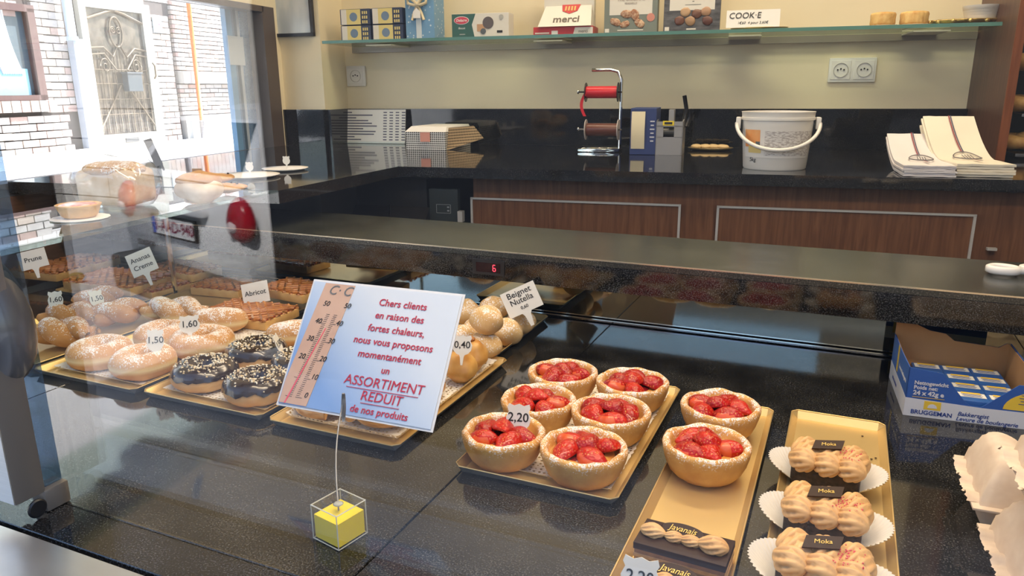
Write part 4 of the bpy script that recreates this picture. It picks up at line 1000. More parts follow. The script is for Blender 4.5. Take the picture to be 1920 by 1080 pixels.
# ================================================================== YEAST BOX
q0 = onz(1693, 778, 1.0); 
yb_ = thing('yeast_box', 'open blue and white cardboard yeast box at right of the deck', 'box', (q0.x, q0.y, 1.0003), math.radians(4.5))
BW, BD, BH = .158, .150, .072
YBL = mat('box_blue', (.035,.105,.36), .4); YWH = mat('box_white', (.66,.65,.66), .5); YYE = mat('box_yellow', (.78,.52,.05), .5); KRAFT = nmat('kraft_board', [(.3,(.40,.20,.075)),(.7,(.50,.27,.11))], 14, .8)
YNA = mat('box_navy_ink', (.02,.05,.22), .5)
XF = Matrix(((1,0,0,0),(0,0,-1,0),(0,1,0,0),(0,0,0,1)))           # drawing plane x,z at y=0, thickness towards -y
th = .0012
fp = [(0,.0),(BW,.0),(BW,BH*.86),(BW*.84,BH*.86),(BW*.63,BH*.42),(BW*.59,BH*.34),(BW*.51,BH*.34),(BW*.46,BH*.42),(BW*.27,BH*.93),(0,BH)]
bx0 = MB().prism(fp, -th, 0, mat=XF).ob('front_panel', YBL, yb_)
wp = [(0,.0),(BW,.0),(BW,.024),(BW*.59,.0235),(BW*.51,.0240),(0,.027)]
MB().prism(wp, 0.00005, .0003, mat=XF).ob('white_band', YWH, bx0)
arc = [(BW, .026)]+[(BW+.012-.052*math.cos(a), .026+.030*math.sin(a)) for a in [i*PI/2/10*1.15 for i in range(11)]]
arc = [(min(x, BW), z) for x, z in arc]
MB().prism(arc, .0004, .0006, mat=XF).ob('yellow_arc', YYE, bx0)
TT = (PI/2, 0, 0)
text('Nettogewicht', .0075, YWH, bx0, (.0085, -.0006, .0505), TT, 'LEFT', ext=.0001, bold=.0002)
text('Poids net:', .0075, YWH, bx0, (.0085, -.0006, .0435), TT, 'LEFT', ext=.0001, bold=.0002)
text('24 x 42g e', .0090, YWH, bx0, (.0085, -.0006, .0355), TT, 'LEFT', ext=.0001, bold=.0003)
MB().box((.028, -.0006, .0295), (.040, .0003, .0006)).ob('rule', YYE, bx0)
text('BRUGGEMAN', .0085, YNA, bx0, (.0085, -.0006, .0070), TT, 'LEFT', ext=.0001, bold=.0002)
text('Bakkersgist', .0082, YNA, bx0, (.066, -.0006, .0115), TT, 'LEFT', shear=.25, ext=.0001, bold=.0001)
text('Levure de boulangerie', .0082, YNA, bx0, (.065, -.0006, .0042), TT, 'LEFT', shear=.25, ext=.0001, bold=.0001)
lg = MB().box((.0345, -.0005, .0185), (.021, .0003, .0125)).ob('emblem', YYE, bx0)
MB().prism([(.0345+.006*math.cos(a), .0150+.006*math.sin(a)) for a in [i*PI/10 for i in range(11)]], .0007, .0009, mat=XF).ob('emblem_sun', YWH, lg)
for k, ln in enumerate(('Scannez', 'notre recette', 'Ontdek', 'ons recept')): MB().box((.146, -.0008, .048-k*.0042), (.018+.004*(k % 2), .0002, .0009)).ob('small_print', YNA, bx0)
lp = [(0,0),(BD,0),(BD,BH*1.02),(BD*.5,BH*.98),(0,BH)]
XS = Matrix(((0,0,1,0),(1,0,0,0),(0,1,0,0),(0,0,0,1)))
sdl = MB().prism(lp, 0, th, mat=XS).ob('side_panel', YBL, yb_)
MB().prism([(0.0,0),(BD,0),(BD,.029),(0,.027)], -.0003, 0, mat=XS).ob('white_band', YWH, sdl)
MB().box((-.0003, BD*.62, .052), (.0004, .010, .040)).ob('yellow_bar', YYE, sdl)
text('levure boulangerie', .0085, YWH, sdl, (-.0006, BD*.28, .047), (PI/2, 0, -PI/2), ext=.0001, bold=.0002)
text('BRUGGEMAN', .007, YNA, sdl, (-.0006, BD*.65, .013), (PI/2, 0, -PI/2), ext=.0001)
MB().prism([(0,0),(BD,0),(BD,BH*1.02),(BD*.5,BH*.98),(0,BH*.86)], BW-th, BW, mat=XS).ob('side_panel', YBL, yb_)
bp_ = [(0,0),(BW,0),(BW,BH),(BW*.96,BH*1.02),(BW*.90,BH*.92),(BW*.52,BH*.98),(BW*.44,BH*1.12),(BW*.30,BH*1.16),(BW*.12,BH*1.33),(0,BH*1.36)]
bkp = MB().prism(bp_, -BD+th, -BD+th*1.9, mat=XF).ob('back_panel', KRAFT, yb_)
MB().prism([(x, min(z, BH*1.3)) for x, z in bp_], -BD, -BD+th, mat=XF).ob('back_print', YBL, bkp)
text('Levure de boulangerie', .0095, YWH, bkp, (BW*.55, BD+.0008, BH*.62), (PI/2, 0, PI), ext=.0001, bold=.0003)
MB().box((BW*.12, BD+.0006, BH*.55), (.014, .0004, BH*.8)).ob('yellow_bar', YYE, bkp)
MB().box((BW*.5, BD+.0005, .011), (BW, .0004, .022)).ob('white_band', YWH, bkp)
MB().prism([(.0015,0),(BD-.002,0),(BD-.002,BH*1.0),(BD*.5,BH*.96),(.0015,BH*.84)], BW-th*1.9, BW-th*1.05, mat=XS).ob('inner_side', KRAFT, yb_)
MB().prism([(.0015,0),(BD-.002,0),(BD-.002,BH*1.0),(BD*.5,BH*.96),(.0015,BH*.97)], th*1.05, th*1.9, mat=XS).ob('inner_side', KRAFT, yb_)
MB().box((BW/2, BD/2, .0006), (BW, BD, .0012)).ob('bottom', KRAFT, yb_)
PKB = mat('pack_blue', (.025,.10,.33), .35)
def pack(label, x, y, z):
    M4 = yb_.matrix_basis.copy() if False else Matrix.Translation((q0.x, q0.y, 1.0003)) @ Matrix.Rotation(math.radians(4.5), 4, 'Z')
    t = thing('yeast_pack', label, 'packet', M4 @ Vector((x, y, z)), math.radians(4.5), 'small packs inside the yeast box')
    MB().bbox((0, 0, .0145), (.040, .034, .029), .0022).ob('wrapper', PKB, t, smooth=40)
    MB().box((0, .004, .0293), (.034, .016, .0004)).ob('label', mat('pack_label', (.72,.70,.62), .5), t)
    MB().box((0, .0105, .0295), (.024, .006, .0004)).ob('yellow_tab', YYE, t)
    k = MB()
    for i in range(4): k.box((0, .007-i*.0030, .0297), (.026-.004*(i % 2), .0008, .0003))
    k.ob('print', YNA, t); return t
for r in range(4):
    for c in range(3):
        if r == 3 and c == 9: continue
        pack('small blue yeast pack in the box, %s row, %s' % (('front', 'second', 'third', 'last')[r], ('left', 'middle', 'right')[c]), BW*(.27+.25*c)+.004, .022+r*.0355, .0015)
# ================================================================== EGG CARTONS
PULP = nmat('egg_carton_pulp', [(.3,(.60,.47,.36)),(.7,(.70,.58,.46))], 60, .85, bump=.3)
def carton(label, x, y, z, rz, n=5):
    t = thing('egg_carton', label, 'egg carton', (x, y, z), rz, 'grey pulp egg cartons')
    L, Wd = .052*n, .108
    def lid(u, v):
        X, Y = u*L, (v-.5)*Wd; e = min(u*L, (1-u)*L, v*Wd, (1-v)*Wd)
        k = abs(math.sin(PI*X/.052)); r = max(0, 1-abs(v-.5)*2)
        base = min(1, e/.016)**.55*.046
        return Vector((X, Y, .036+base*(.66+.34*k**.6)+.0006*noise.noise(Vector((X*90, Y*90, z*5)))))
    b = MB(); b.grid(60, 24, lid); b.ob('lid', PULP, t, smooth='all')
    def cup(u, v):
        X, Y = u*L, (v-.5)*Wd
        ku, kv = abs(math.sin(PI*X/.052)), abs(math.sin(PI*(Y+Wd/2)/(Wd/2)))
        return Vector((X, Y, .0355-.0350*min(1, (ku*kv)**.5*1.25)))
    b = MB(); b.grid(60, 24, cup); b.ob('cups', PULP, t, smooth='all')
    f = MB(); f.bbox((L/2, 0, .0355), (L+.014, Wd+.014, .003), .001); f.ob('flange', PULP, t, smooth=40)
    def tab(u, v):
        X, Y = -.011+u*.015, (v-.5)*Wd*.9
        return Vector((X+.003*noise.noise(Vector((v*30, z*7, 1))), Y, .0375+.006*max(0, math.sin(v*PI*5))*(1-u*.3)+.002*noise.noise(Vector((u*9, v*40, z)))))
    c = MB(); c.grid(4, 40, tab); c.ob('torn_edge', PULP, t, smooth='all')
    return t
e1 = onz(1845, 985, 1.0); e2 = onz(1880, 1075, 1.0)
carton('egg carton lying behind the two stacked ones', .157, .858, 1.0003, math.radians(2))
carton('lower egg carton of the stack at the picture corner', .164, .708, 1.0003, math.radians(5))
carton('upper egg carton of the stack at the picture corner', .172, .716, 1.0003+.0815, math.radians(3))
# ================================================================== TONGS
tg = thing('serving_tongs', 'white plastic tongs with oval handle lying on the serving shelf', 'tongs', (.268*SY/1.35, 1.50*SY/1.35, ZS+.0003), math.radians(-6))
WP = mat('ivory_plastic', (.80,.76,.72), .35)
MB().tube([(.022*math.cos(a)*(1 if math.cos(a) > 0 else .8), .015*math.sin(a), .009) for a in [i*2*PI/28 for i in range(28)]], .0045, 8, closed=True, fn=lambda i, a: 1+.5*abs(math.sin(a))).ob('finger_loop', WP, tg, smooth='all')
MB().tube([(.022,0,.009),(.045,.002,.010),(.12,.006,.009),(.20,.004,.008)], .006, 8).ob('arm', WP, tg, smooth='all')
MB().tube([(.20,.004,.008),(.245,.0,.008)], lambda s: .006+.004*s, 8).ob('tip', WP, tg, smooth='all')
MB().tube([(.05+.022*math.cos(a), .030+.015*math.sin(a), .009) for a in [i*2*PI/28 for i in range(28)]], .0045, 8, closed=True).ob('finger_loop', WP, tg, smooth='all')
# ================================================================== WALL FITTINGS
def socket(label, px0, px1, py, n):
    x0, z0 = onb(px0, py, WALLW); x1, _ = onb(px1, py, WALLW)
    t = bthing('wall_socket', label, 'socket', (x0+x1)/2, WALLW-.0005, z0)
    MB().bbox((0, -.005, 0), (x1-x0, .010, .078), .004).ob('plate', WHITE, t, smooth=40)
    for k in range(n):
        cx = (k-(n-1)/2)*.071
        fr_ = MB().bbox((cx, -.0105, 0), (.060, .003, .060), .001).ob('insert', WHITE, t)
        MB().lathe([(0,.004),(.019,.004),(.0215,.0),(.0225,.0),(.0225,-.003)], 28, mat=Matrix.Translation((cx, -.0125, 0)) @ Matrix.Rotation(PI/2, 4, 'X') @ Matrix.Diagonal((1,1,-1,1))).ob('well', mat('socket_well', (.55,.53,.48), .5), fr_, smooth=30)
        h = MB()
        for q in (-.0095, 0, .0095): h.lathe([(0,0),(.0026,0),(.0026,.002),(0,.002)], 10, mat=Matrix.Translation((cx+q, -.0135, .001 if q else .004)) @ Matrix.Rotation(PI/2, 4, 'X'))
        h.ob('holes', BLACK, fr_)
    return t
socket('white single wall socket below left end of glass shelf', 652, 687, 143, 1)
socket('white double wall socket on the cream wall at right', 1553, 1642, 132, 2)
px0, pz0 = onb(512, 70, 2.575); px1, pz1 = onb(585, 0, 2.575)
pic = bthing('framed_picture', 'black framed pale picture hanging on the pillar by side window', 'picture', (px0+px1)/2, 2.583, pz0)
PWd = px1-px0
MB().box((0, -.005, .15), (PWd-.01, .004, .29)).ob('print', nmat('pale_print', [(.35,(.50,.58,.66)),(.65,(.72,.76,.80))], 6, .15, stretch=(3,3,1)), pic)
for c, d in (((0,-.008,.006),(PWd,.014,.012)), ((0,-.008,.294),(PWd,.014,.012)), ((-PWd/2+.006,-.008,.15),(.012,.014,.30)), ((PWd/2-.006,-.008,.15),(.012,.014,.30))): MB().box(c, d).ob('frame_bar', BLACK, pic)
# ================================================================== GLASS SHELF AND ITS GOODS
SZ = 1.622; SW0 = 2.52
gsh = bthing('glass_shelf', 'long clear glass shelf fixed on the cream rear wall', 'shelf', 0, 0, 0)
MB().box((-.365, (SW0+WALLW)/2, SZ-.005), (2.16, WALLW-SW0-.002, .010)).ob('pane', GLASS_S, gsh)
MB().box((-.365, SW0-.001, SZ-.005), (2.16, .003, .0102)).ob('front_edge', mat('green_glass_edge', (.10,.24,.21), .15), gsh)
MB().box((-.365, WALLW-.012, SZ-.022), (2.16, .022, .022)).ob('wall_rail', mat('rail_grey', (.34,.31,.26), .4, .3), gsh)
for x in (-1.25, -.62, .02, .55): MB().box((x, WALLW-.10, SZ-.016), (.10, .18, .004)).ob('bracket', mat('bracket_pale', (.62,.60,.52), .4), gsh)
WI = 2.60
def shelf_x(px): return onb(px, 60, WI)[0]
def carton_box(name, label, cat, x0, x1, h, d, faces, w=WI, group=None):
    """box on the glass shelf; faces = front material, side material"""
    t = bthing(name, label, cat, (x0+x1)/2, w, SZ+.0003, 0, group)
    MB().bbox((0, d/2, h/2), (x1-x0, d, h), .0015).ob('carton', faces[1], t)
    if faces[0]: MB().box((0, -.0004, h/2), (x1-x0-.002, .001, h-.002)).ob('front', faces[0], t)
    return t
FT = (PI/2, 0, 0)
YEL = mat('pale_yellow_print', (.74,.62,.24), .5); NAVY = mat('navy_print', (.03,.045,.10), .45); WHP = mat('white_print', (.74,.72,.66), .5); MID = mat('blue_print', (.16,.24,.36), .5)
for r in range(2):
    for c in range(2):
        x0 = -1.412+c*.127
        t = bthing('biscuit_tin', 'small yellow and navy patterned box, %s of the four' % (('lower', 'upper')[r]+' '+('left', 'right')[c]), 'box', x0+.062, WI, SZ+.0003+r*.057, 0, 'yellow and navy boxes')
        MB().bbox((0, .05, .028), (.122, .10, .0555), .003).ob('carton', NAVY, t)
        MB().box((-.045, -.0006, .028), (.022, .001, .052)).ob('side_print', WHP, t)
        MB().box((-.006, -.0006, .028), (.056, .001, .052)).ob('yellow_label', YEL, t)
        MB().lathe([(0,.0003),(.0155,.0003),(.0155,-.0006),(0,-.0006)], 24, mat=Matrix.Translation((-.006,-.0013,.028)) @ Matrix.Rotation(PI/2, 4, 'X')).ob('medallion', MID, t)
        b = MB(); [b.box((.031+.008*(k % 3), -.0006, .010+.016*(k//3)), (.0045, .001, .010)) for k in range(9)]; b.ob('ornament', YEL, t)
gx0, gx1 = -1.150, -1.040
gf = bthing('gift_box', 'blue dotted gift box with cream ribbon bow on the shelf', 'gift', (gx0+gx1)/2, WI, SZ+.0003)
MB().bbox((0, .05, .085), (gx1-gx0, .10, .17), .002).ob('wrapping', nmat('dotted_blue', [(.16,(.62,.72,.80)),(.22,(.16,.34,.56))], 60, .4, vor=True), gf)
RIB = mat('cream_ribbon', (.70,.60,.40), .4)
MB().box((-.004, -.001, .085), (.020, .002, .171)).ob('ribbon', mat('pale_ribbon', (.62,.70,.76), .4), gf)
for s in (-1, 1):
    MB().tube([(-.004,-.008,.118),(-.004+s*.018,-.014,.135),(-.004+s*.036,-.010,.140),(-.004+s*.034,-.012,.122),(-.004+s*.014,-.010,.116),(-.004,-.008,.118)], .006, 6).ob('bow_loop', RIB, gf, smooth='all')
    MB().tube([(-.004,-.006,.116),(-.004+s*.014,-.008,.090),(-.004+s*.022,-.006,.066)], .005, 6).ob('bow_tail', RIB, gf, smooth='all')
MB().prism([(-.014,0),(.014,0),(.014,.022),(0,.034),(-.014,.022)], 0, .001, mat=Matrix.Translation((-.006,-.012,.072)) @ XF).ob('gift_tag', PAPER, gf)
# biscuit box
t = carton_box('biscuit_box', 'green and white biscuit box with red oval badge', 'box', -.974, -.764, .082, .06, (WHP, WHP))
GRN = mat('dark_green_print', (.035,.12,.10), .45)
MB().prism([(-.104,.001),(-.02,.001),(-.030,.045),(-.016,.081),(-.104,.081)], .001, .0013, mat=XF).ob('green_panel', GRN, t)
o = MB().lathe([(0,0),(1,0),(1,.001),(0,.001)], 28, mat=Matrix.Translation((-.068,-.0015,.060)) @ Matrix.Rotation(PI/2, 4, 'X') @ Matrix.Diagonal((.028,.0135,1,1))).ob('badge_rim', PAPER, t)
o = MB().lathe([(0,0),(1,0),(1,.001),(0,.001)], 28, mat=Matrix.Translation((-.068,-.0022,.060)) @ Matrix.Rotation(PI/2, 4, 'X') @ Matrix.Diagonal((.026,.0115,1,1))).ob('badge', mat('badge_red', (.60,.05,.09), .4), t)
text('Delacre', .0125, PAPER, o, (-.068, -.0034, .060), FT, shear=.25, bold=.0002)
text('Biscuit', .0095, PAPER, t, (-.068, -.0016, .034), FT, shear=.2)
text('selection', .006, PAPER, t, (-.066, -.0016, .014), FT)
bi = MB(); bi.lathe([(0,0),(.020,0),(.020,.001),(0,.001)], 20, mat=Matrix.Translation((.030,-.0016,.050)) @ Matrix.Rotation(PI/2, 4, 'X')); bi.ob('biscuit_print', mat('biscuit_dark', (.12,.10,.10), .5), t)
MB().box((.004, -.0016, .034), (.030, .0006, .024), rz=0).ob('hand_print', mat('biscuit_tan', (.55,.32,.17), .5), t)
MB().lathe([(0,0),(.010,0),(.010,.001),(0,.001)], 16, mat=Matrix.Translation((.012,-.0022,.022)) @ Matrix.Rotation(PI/2, 4, 'X')).ob('cup_print', mat('cup_slate', (.10,.12,.14), .5), t)
MB().box((.072, -.0016, .020), (.020, .0006, .008)).ob('small_print', INK, t)
MB().lathe([(0,0),(.008,0),(.008,.001),(0,.001)], 16, mat=Matrix.Translation((.078,-.0022,.068)) @ Matrix.Rotation(PI/2, 4, 'X')).ob('seal', mat('seal_grey', (.45,.45,.42), .5), t)
# merci box (opened, lid up behind)
RDP = mat('red_print', (.52,.03,.035), .45)
t = carton_box('chocolate_box', 'white and red chocolate box with slanted front and raised lid', 'box', -.677, -.470, .030, .10, (RDP, RDP))
MB().add([(-.085,-.012,.030),(.098,-.012,.030),(.090,.045,.100),(-.070,.045,.100),(-.085,.09,.030),(.098,.09,.030)], [(0,1,2,3),(0,3,4),(1,5,2),(3,2,5,4),(0,4,5,1)]).ob('slanted_front', WHP, t)
MB().box((.008, .075, .12), (.175, .03, .17)).ob('raised_lid', WHP, t)
MB().prism([(.035,0),(.103,0),(.103,.026),(.042,.026)], .001, .0016, mat=XF).ob('white_corner', WHP, t)
al = math.atan2(.057, .070)
def on_slant(x, u): return (x, -.012+u*math.sin(al)-.0012, .030+u*math.cos(al))
text('merci', .040, mat('taupe_ink', (.12,.10,.075), .5), t, on_slant(.010, .030), (PI/2-al, 0, 0), bold=.0008, ext=.0003)
em = MB().prism([(-.030,.028),(.034,.028),(.026,.0),(.0,-.012),(-.026,.0)], 0, .001, mat=Matrix.Translation(on_slant(.018, .066)) @ Matrix.Rotation(-al, 4, 'X') @ XF @ Matrix.Diagonal((1,1,1,1))).ob('red_emblem', RDP, t)
b = MB(); [b.box((0,0,0), (.006,.001,.020), mat=Matrix.Translation(on_slant(.003+k*.0105, .076)+()) @ Matrix.Rotation(-al, 4, 'X') @ Matrix.Translation((0,-.0016,0))) for k in range(4)]; b.ob('bar_print', mat('gold_print', (.62,.40,.12), .4), em)
text('merci', .014, mat('taupe_ink2', (.12,.10,.075), .5), t, (.070, -.0022, .013), FT)
MB().box((-.028, -.0014, .011), (.022, .001, .012)).ob('white_badge', PAPER, t)
MB().box((-.072, -.0014, .010), (.050, .001, .004)).ob('small_print', WHP, t)
# sea shell box, dark praline box
GRY = nmat('grey_green_print', [(.3,(.17,.20,.17)),(.7,(.22,.25,.22))], 4, .45)
t = carton_box('praline_box', 'grey green praline box showing marbled shells', 'box', -.433, -.258, .19, .05, (GRY, GRY))
MB().box((.0, -.0012, .125), (.140, .001, .13)).ob('white_panel', WHP, t)
text('G u y l i a n', .030, mat('bronze_ink', (.22,.12,.07), .4), t, (0, -.0022, .128), FT, shear=.2)
text('THE ORIGINAL', .0135, mat('sepia_ink', (.25,.20,.16), .5), t, (0, -.0022, .107), FT)
text('SEASHELLS', .0085, mat('sepia_ink2', (.25,.20,.16), .5), t, (0, -.0022, .095), FT)
SHM = nmat('marbled_shell', [(.35,(.62,.45,.30)),(.6,(.30,.12,.055))], 55, .35, distort=2.)
for x, z, a, k in ((-.050,.038,.3,1.), (-.018,.030,-.4,.9), (.030,.032,.5,1.), (.015,.058,1.2,1.1), (-.012,.062,.1,1.1)):
    MB().blob((0,0,0), (.019*k,.003,.012*k), 14, 8, .003, 120, x*99, mat=Matrix.Translation((x,-.0015,z)) @ Matrix.Rotation(a, 4, 'Y')).ob('shell_print', SHM, t, smooth='all')
MB().lathe([(0,0),(.013,0),(.013,.001),(0,.001)], 20, mat=Matrix.Translation((.066,-.0012,.050)) @ Matrix.Rotation(PI/2, 4, 'X')).ob('pink_seal', mat('seal_pink', (.62,.26,.20), .5), t)
MB().box((0, -.0014, .012), (.085, .0008, .003)).ob('small_print', WHP, t); MB().box((-.077, -.0014, .012), (.014, .0008, .012)).ob('badge', WHP, t)
DKP = nmat('dark_slate_print', [(.35,(.045,.045,.05)),(.65,(.13,.13,.14))], 22, .45, stretch=(1,1,4))
t = carton_box('praline_box', 'dark slate praline box showing five chocolates', 'box', -.238, -.060, .19, .05, (DKP, DKP))
MB().box((.0, -.0012, .125), (.142, .001, .115)).ob('white_panel', WHP, t)
text('OPUS', .0165, mat('slate_ink', (.05,.05,.055), .5), t, (.003, -.0022, .112), FT)
MB().box((.003, -.002, .094), (.006, .0004, .002)).ob('mark', INK, t); MB().box((.003, -.002, .084), (.050, .0004, .0012)).ob('small_print', INK, t)
for k, (x, z, c) in enumerate(((-.020,.062,(.50,.32,.18)), (.016,.056,(.16,.07,.04)), (.044,.062,(.42,.25,.15)), (-.004,.034,(.36,.22,.12)), (.050,.034,(.12,.045,.03)), (-.038,.036,(.15,.06,.035)))):
    MB().blob((x,-.0015,z), (.0165,.004,.0145), 14, 8, .002, 120, k).ob('praline_print', mat('praline_%d' % k, c, .35), t, smooth='all')
MB().box((-.077, -.0014, .012), (.014, .0008, .012)).ob('badge', WHP, t); MB().box((0, -.0014, .010), (.030, .0008, .004)).ob('small_print', WHP, t)
# cookie card on small gold tray
x0, x1 = shelf_x(1358), shelf_x(1478)
t = bthing('gold_saucer', 'small fluted gold tray under the cookie card', 'tray', (x0+x1)/2+.01, WI+.035, SZ+.0003)
MB().lathe([(0,.001),(.055,.001),(.075,.008),(.078,.010),(.076,.0105),(.054,.003),(0,.003)], 48, fn=lambda p, a, j: Vector((p.x*1.15, p.y*.55, p.z+(.0015*math.sin(a*24) if j in (2,3,4) else 0)))).ob('dish', mat('gold_foil', (.55,.42,.18), .3, .8), t, smooth='all')
t = bthing('cookie_card', 'white card handwritten COOKIE leaning on the glass shelf', 'card', shelf_x(1410), WI-.002, SZ+.010)
MB().box((0, 0, .027), (.162, .0012, .054), mat=Matrix.Rotation(-.18, 4, 'X')).ob('card', PAPER, t)
text('COOK\u00b7E', .026, INK, t, (-.025, .0042, .036), (PI/2-.18, 0, 0), shear=.12)
text('1\u20ac60  4 pour 3,60\u20ac', .0115, INK, t, (.0, .0012, .014), (PI/2-.18, 0, 0), shear=.2)
# ribbed sponge rounds, gold tray, paper cups
SPG = nmat('sponge_round', [(.3,(.60,.33,.09)),(.7,(.80,.56,.22))], 60, .6, bump=.4)
for k, (a0, a1) in enumerate(((1632, 1680), (1688, 1742))):
    x0, x1 = shelf_x(a0), shelf_x(a1); r = (x1-x0)/2
    t = bthing('sponge_round', 'small golden ribbed sponge round on paper, %s' % ('left of the pair' if k == 0 else 'right of the pair, near gold tray'), 'cake', (x0+x1)/2, WI+.03, SZ+.0003, 0, 'ribbed sponge rounds')
    MB().lathe([(0,.006),(r*.92,.006),(r,.012),(r*.97,.024),(r,.036),(r*.94,.042),(r*.7,.044),(0,.041)], 60, fn=lambda p, a, j: Vector((p.x*(1+.02*math.sin(a*20)), p.y*(1+.02*math.sin(a*20)), p.z))).ob('cake', SPG, t, smooth='all')
    MB().lathe([(0,.001),(r*1.05,.001),(r*1.22,.0065),(r*1.05,.003),(0,.003)], 40, fn=lambda p, a, j: Vector((p.x, p.y, p.z+(.001*math.sin(a*18) if j == 2 else 0)))).ob('paper', mat('brown_paper', (.50,.38,.22), .7), t, smooth='all')
x0, x1 = shelf_x(1742), shelf_x(1886)
gt = bthing('scalloped_tray', 'scalloped gold tray at the right end of glass shelf', 'tray', (x0+x1)/2, WI+.03, SZ+.0003)
hw_ = (x1-x0)/2
MB().lathe([(0,.002),(.80,.002),(.93,.010),(1.0,.014),(.97,.016),(.80,.006),(0,.006)], 72, fn=lambda p, a, j: Vector((p.x*hw_*(1+(.03*math.cos(a*18) if j > 1 else 0)), p.y*.055*(1+(.03*math.cos(a*18) if j > 1 else 0)), p.z))).ob('dish', mat('gold_foil2', (.62,.45,.15), .25, .85), gt, smooth='all')
gb = MB(); [gb.blob((hw_*.95*math.cos(a), .052*math.sin(a), .011), (.008,.004,.006), 10, 6) for a in [PI+.15+i*.475 for i in range(7)]]; gb.ob('scallops', mat('gold_foil3', (.70,.52,.18), .2, .85), gt, smooth='all')
x0, x1 = shelf_x(1803), shelf_x(1878); r = (x1-x0)/2
pc = bthing('paper_cups', 'stack of white fluted paper cups on the gold tray', 'cups', (x0+x1)/2, WI+.03, SZ+.007)
for k in range(4):
    MB().lathe([(r*.72,.004+k*.0075),(r*(.80+.04*k),.012+k*.0075),(r*(.86+.04*k),.024+k*.0078)], 72, fn=lambda p, a, j: Vector((p.x*(1+.02*math.sin(a*36)), p.y*(1+.02*math.sin(a*36)), p.z))).ob('cup', mat('fluted_paper_%d' % k, (.66,.66,.66), .7), pc, smooth='all')
MB().lathe([(0,.0),(r*.72,.0),(r*.72,.004),(0,.004)], 30).ob('base', PAPER, pc)
# ================================================================== ON THE REAR COUNTER
def onc(px, py): return onzb(px, py, ZC)
ax, aw = onc(646, 264); bx_, bw_ = onc(757, 268)
x0, _ = onb(644, 240, 2.70); x1, _ = onb(758, 240, 2.70)
pl_ = bthing('price_list', 'white printed price list propped against the dark backsplash', 'notice', (x0+x1)/2, 2.70, ZC+.0003)
Lr = Matrix.Rotation(-.16, 4, 'X')
MB().box((0, 0, .066), (x1-x0, .0015, .13), mat=Lr).ob('sheet', PAPER, pl_)
b = MB()
for r in range(11):
    wdt = random.uniform(.03, .13) if r else .02
    b.box((-(x1-x0)/2+.012+wdt/2, -.001, .120-r*.0105), (wdt, .0005, .0045), mat=Lr)
    for c in range(4): b.box((.045+c*.026, -.001, .120-r*.0105), (.015, .0005, .0042), mat=Lr)
b.ob('print', mat('grey_ink', (.12,.12,.18), .6), pl_)
MB().bbox((0, .012, .004), (x1-x0+.006, .05, .007), .001).ob('acrylic_foot', glass('acrylic_foot', (.9,.95,.95), .06), pl_)
# cake box
fx0, fw0 = onc(762, 281); fx1, fw1 = onc(832, 283)
PAT = None
def pattern(name, c1, c2, scale):
    m, nt, b, L = nodes(name); co = coords(nt, 'Object', (scale, scale, scale))
    sp = nt.nodes.new('ShaderNodeSeparateXYZ'); L(co, sp.inputs[0])
    u = mathn(nt, 'ADD', sp.outputs[0], sp.outputs[1])
    a = mathn(nt, 'SINE', mathn(nt, 'ADD', u, sp.outputs[2])); c = mathn(nt, 'SINE', mathn(nt, 'SUBTRACT', u, sp.outputs[2]))
    f = mathn(nt, 'GREATER_THAN', mathn(nt, 'MULTIPLY', a, c), .12)
    L(mixsock(nt, f, c1, c2), b.inputs['Base Color']); b.inputs['Roughness'].default_value = .5; return m
PAT_W = pattern('black_white_pattern', (.74,.72,.68), (.03,.03,.03), 420.)
PAT_K = pattern('kraft_pattern', (.56,.42,.26), (.05,.035,.02), 330.)
cb = bthing('cake_box', 'patterned cake box with pink sticker on the rear counter', 'box', fx0, fw0, ZC+.0003)
cw_ = fx1-fx0; chh, cdp = .062, .26
MB().add([(0,0,0),(cw_,0,0),(cw_,0,chh),(0,0,chh*1.02),(0,cdp,0),(cw_,cdp,0),(cw_,cdp,chh),(0,cdp,chh)], [(0,1,2,3),(5,4,7,6),(4,0,3,7),(1,5,6,2),(4,5,1,0)]).ob('body', PAT_W, cb)
MB().add([(-.002,-.003,chh),(cw_+.002,-.003,chh),(cw_*.96,.03,chh+.016),(.01,.03,chh+.018),(.01,cdp,chh+.016),(cw_*.96,cdp,chh+.016),(-.002,cdp,chh),(cw_+.002,cdp,chh)], [(0,1,2,3),(3,2,5,4),(0,3,4,6),(1,7,5,2),(6,4,5,7)]).ob('lid', PAPER, cb)
MB().add([(cw_+.001,.01,.0),(cw_+.075,cdp*.75,.030),(cw_+.048,cdp*.62,chh+.015),(cw_+.001,.03,chh+.013),(cw_+.002,.012,-.0),(cw_+.072,cdp*.78,.028),(cw_+.046,cdp*.66,chh+.012),(cw_+.0,.035,chh+.010)], [(0,1,2,3),(7,6,5,4),(0,4,5,1),(1,5,6,2),(2,6,7,3),(3,7,4,0)]).ob('side_flap', PAT_K, cb)
MB().box((cw_*.50, -.0032, chh*.72), (.036, .001, .032)).ob('sticker', mat('pink_sticker', (.72,.32,.24), .5), cb)
# second patterned box below the wing
lx_, lz_ = onb(655, 396, 1.62)
cb2 = bthing('cake_box', 'flat brown patterned box lying low behind the serving shelf', 'box', onb(622, 398, 1.60)[0], 1.60, 1.10)
w2 = onb(690, 398, 1.60)[0]-onb(622, 398, 1.60)[0]
MB().box((w2/2, .05, .015), (w2, .10, .03)).ob('body', PAT_K, cb2)
MB().box((w2/2, .05, .031), (w2+.004, .104, .002)).ob('lid', PAT_K, cb2)
lg2 = bthing('under_ledge', 'dark ledge under the counter wing carrying a flat box', 'shelf', onb(655, 398, 1.60)[0], 1.65, FL)
MB().box((0, 0, .76), (.22, .16, .018)).ob('board', BLACK, lg2); MB().box((-.08, 0, .375), (.03, .12, .75)).ob('foot', BLACK, lg2)
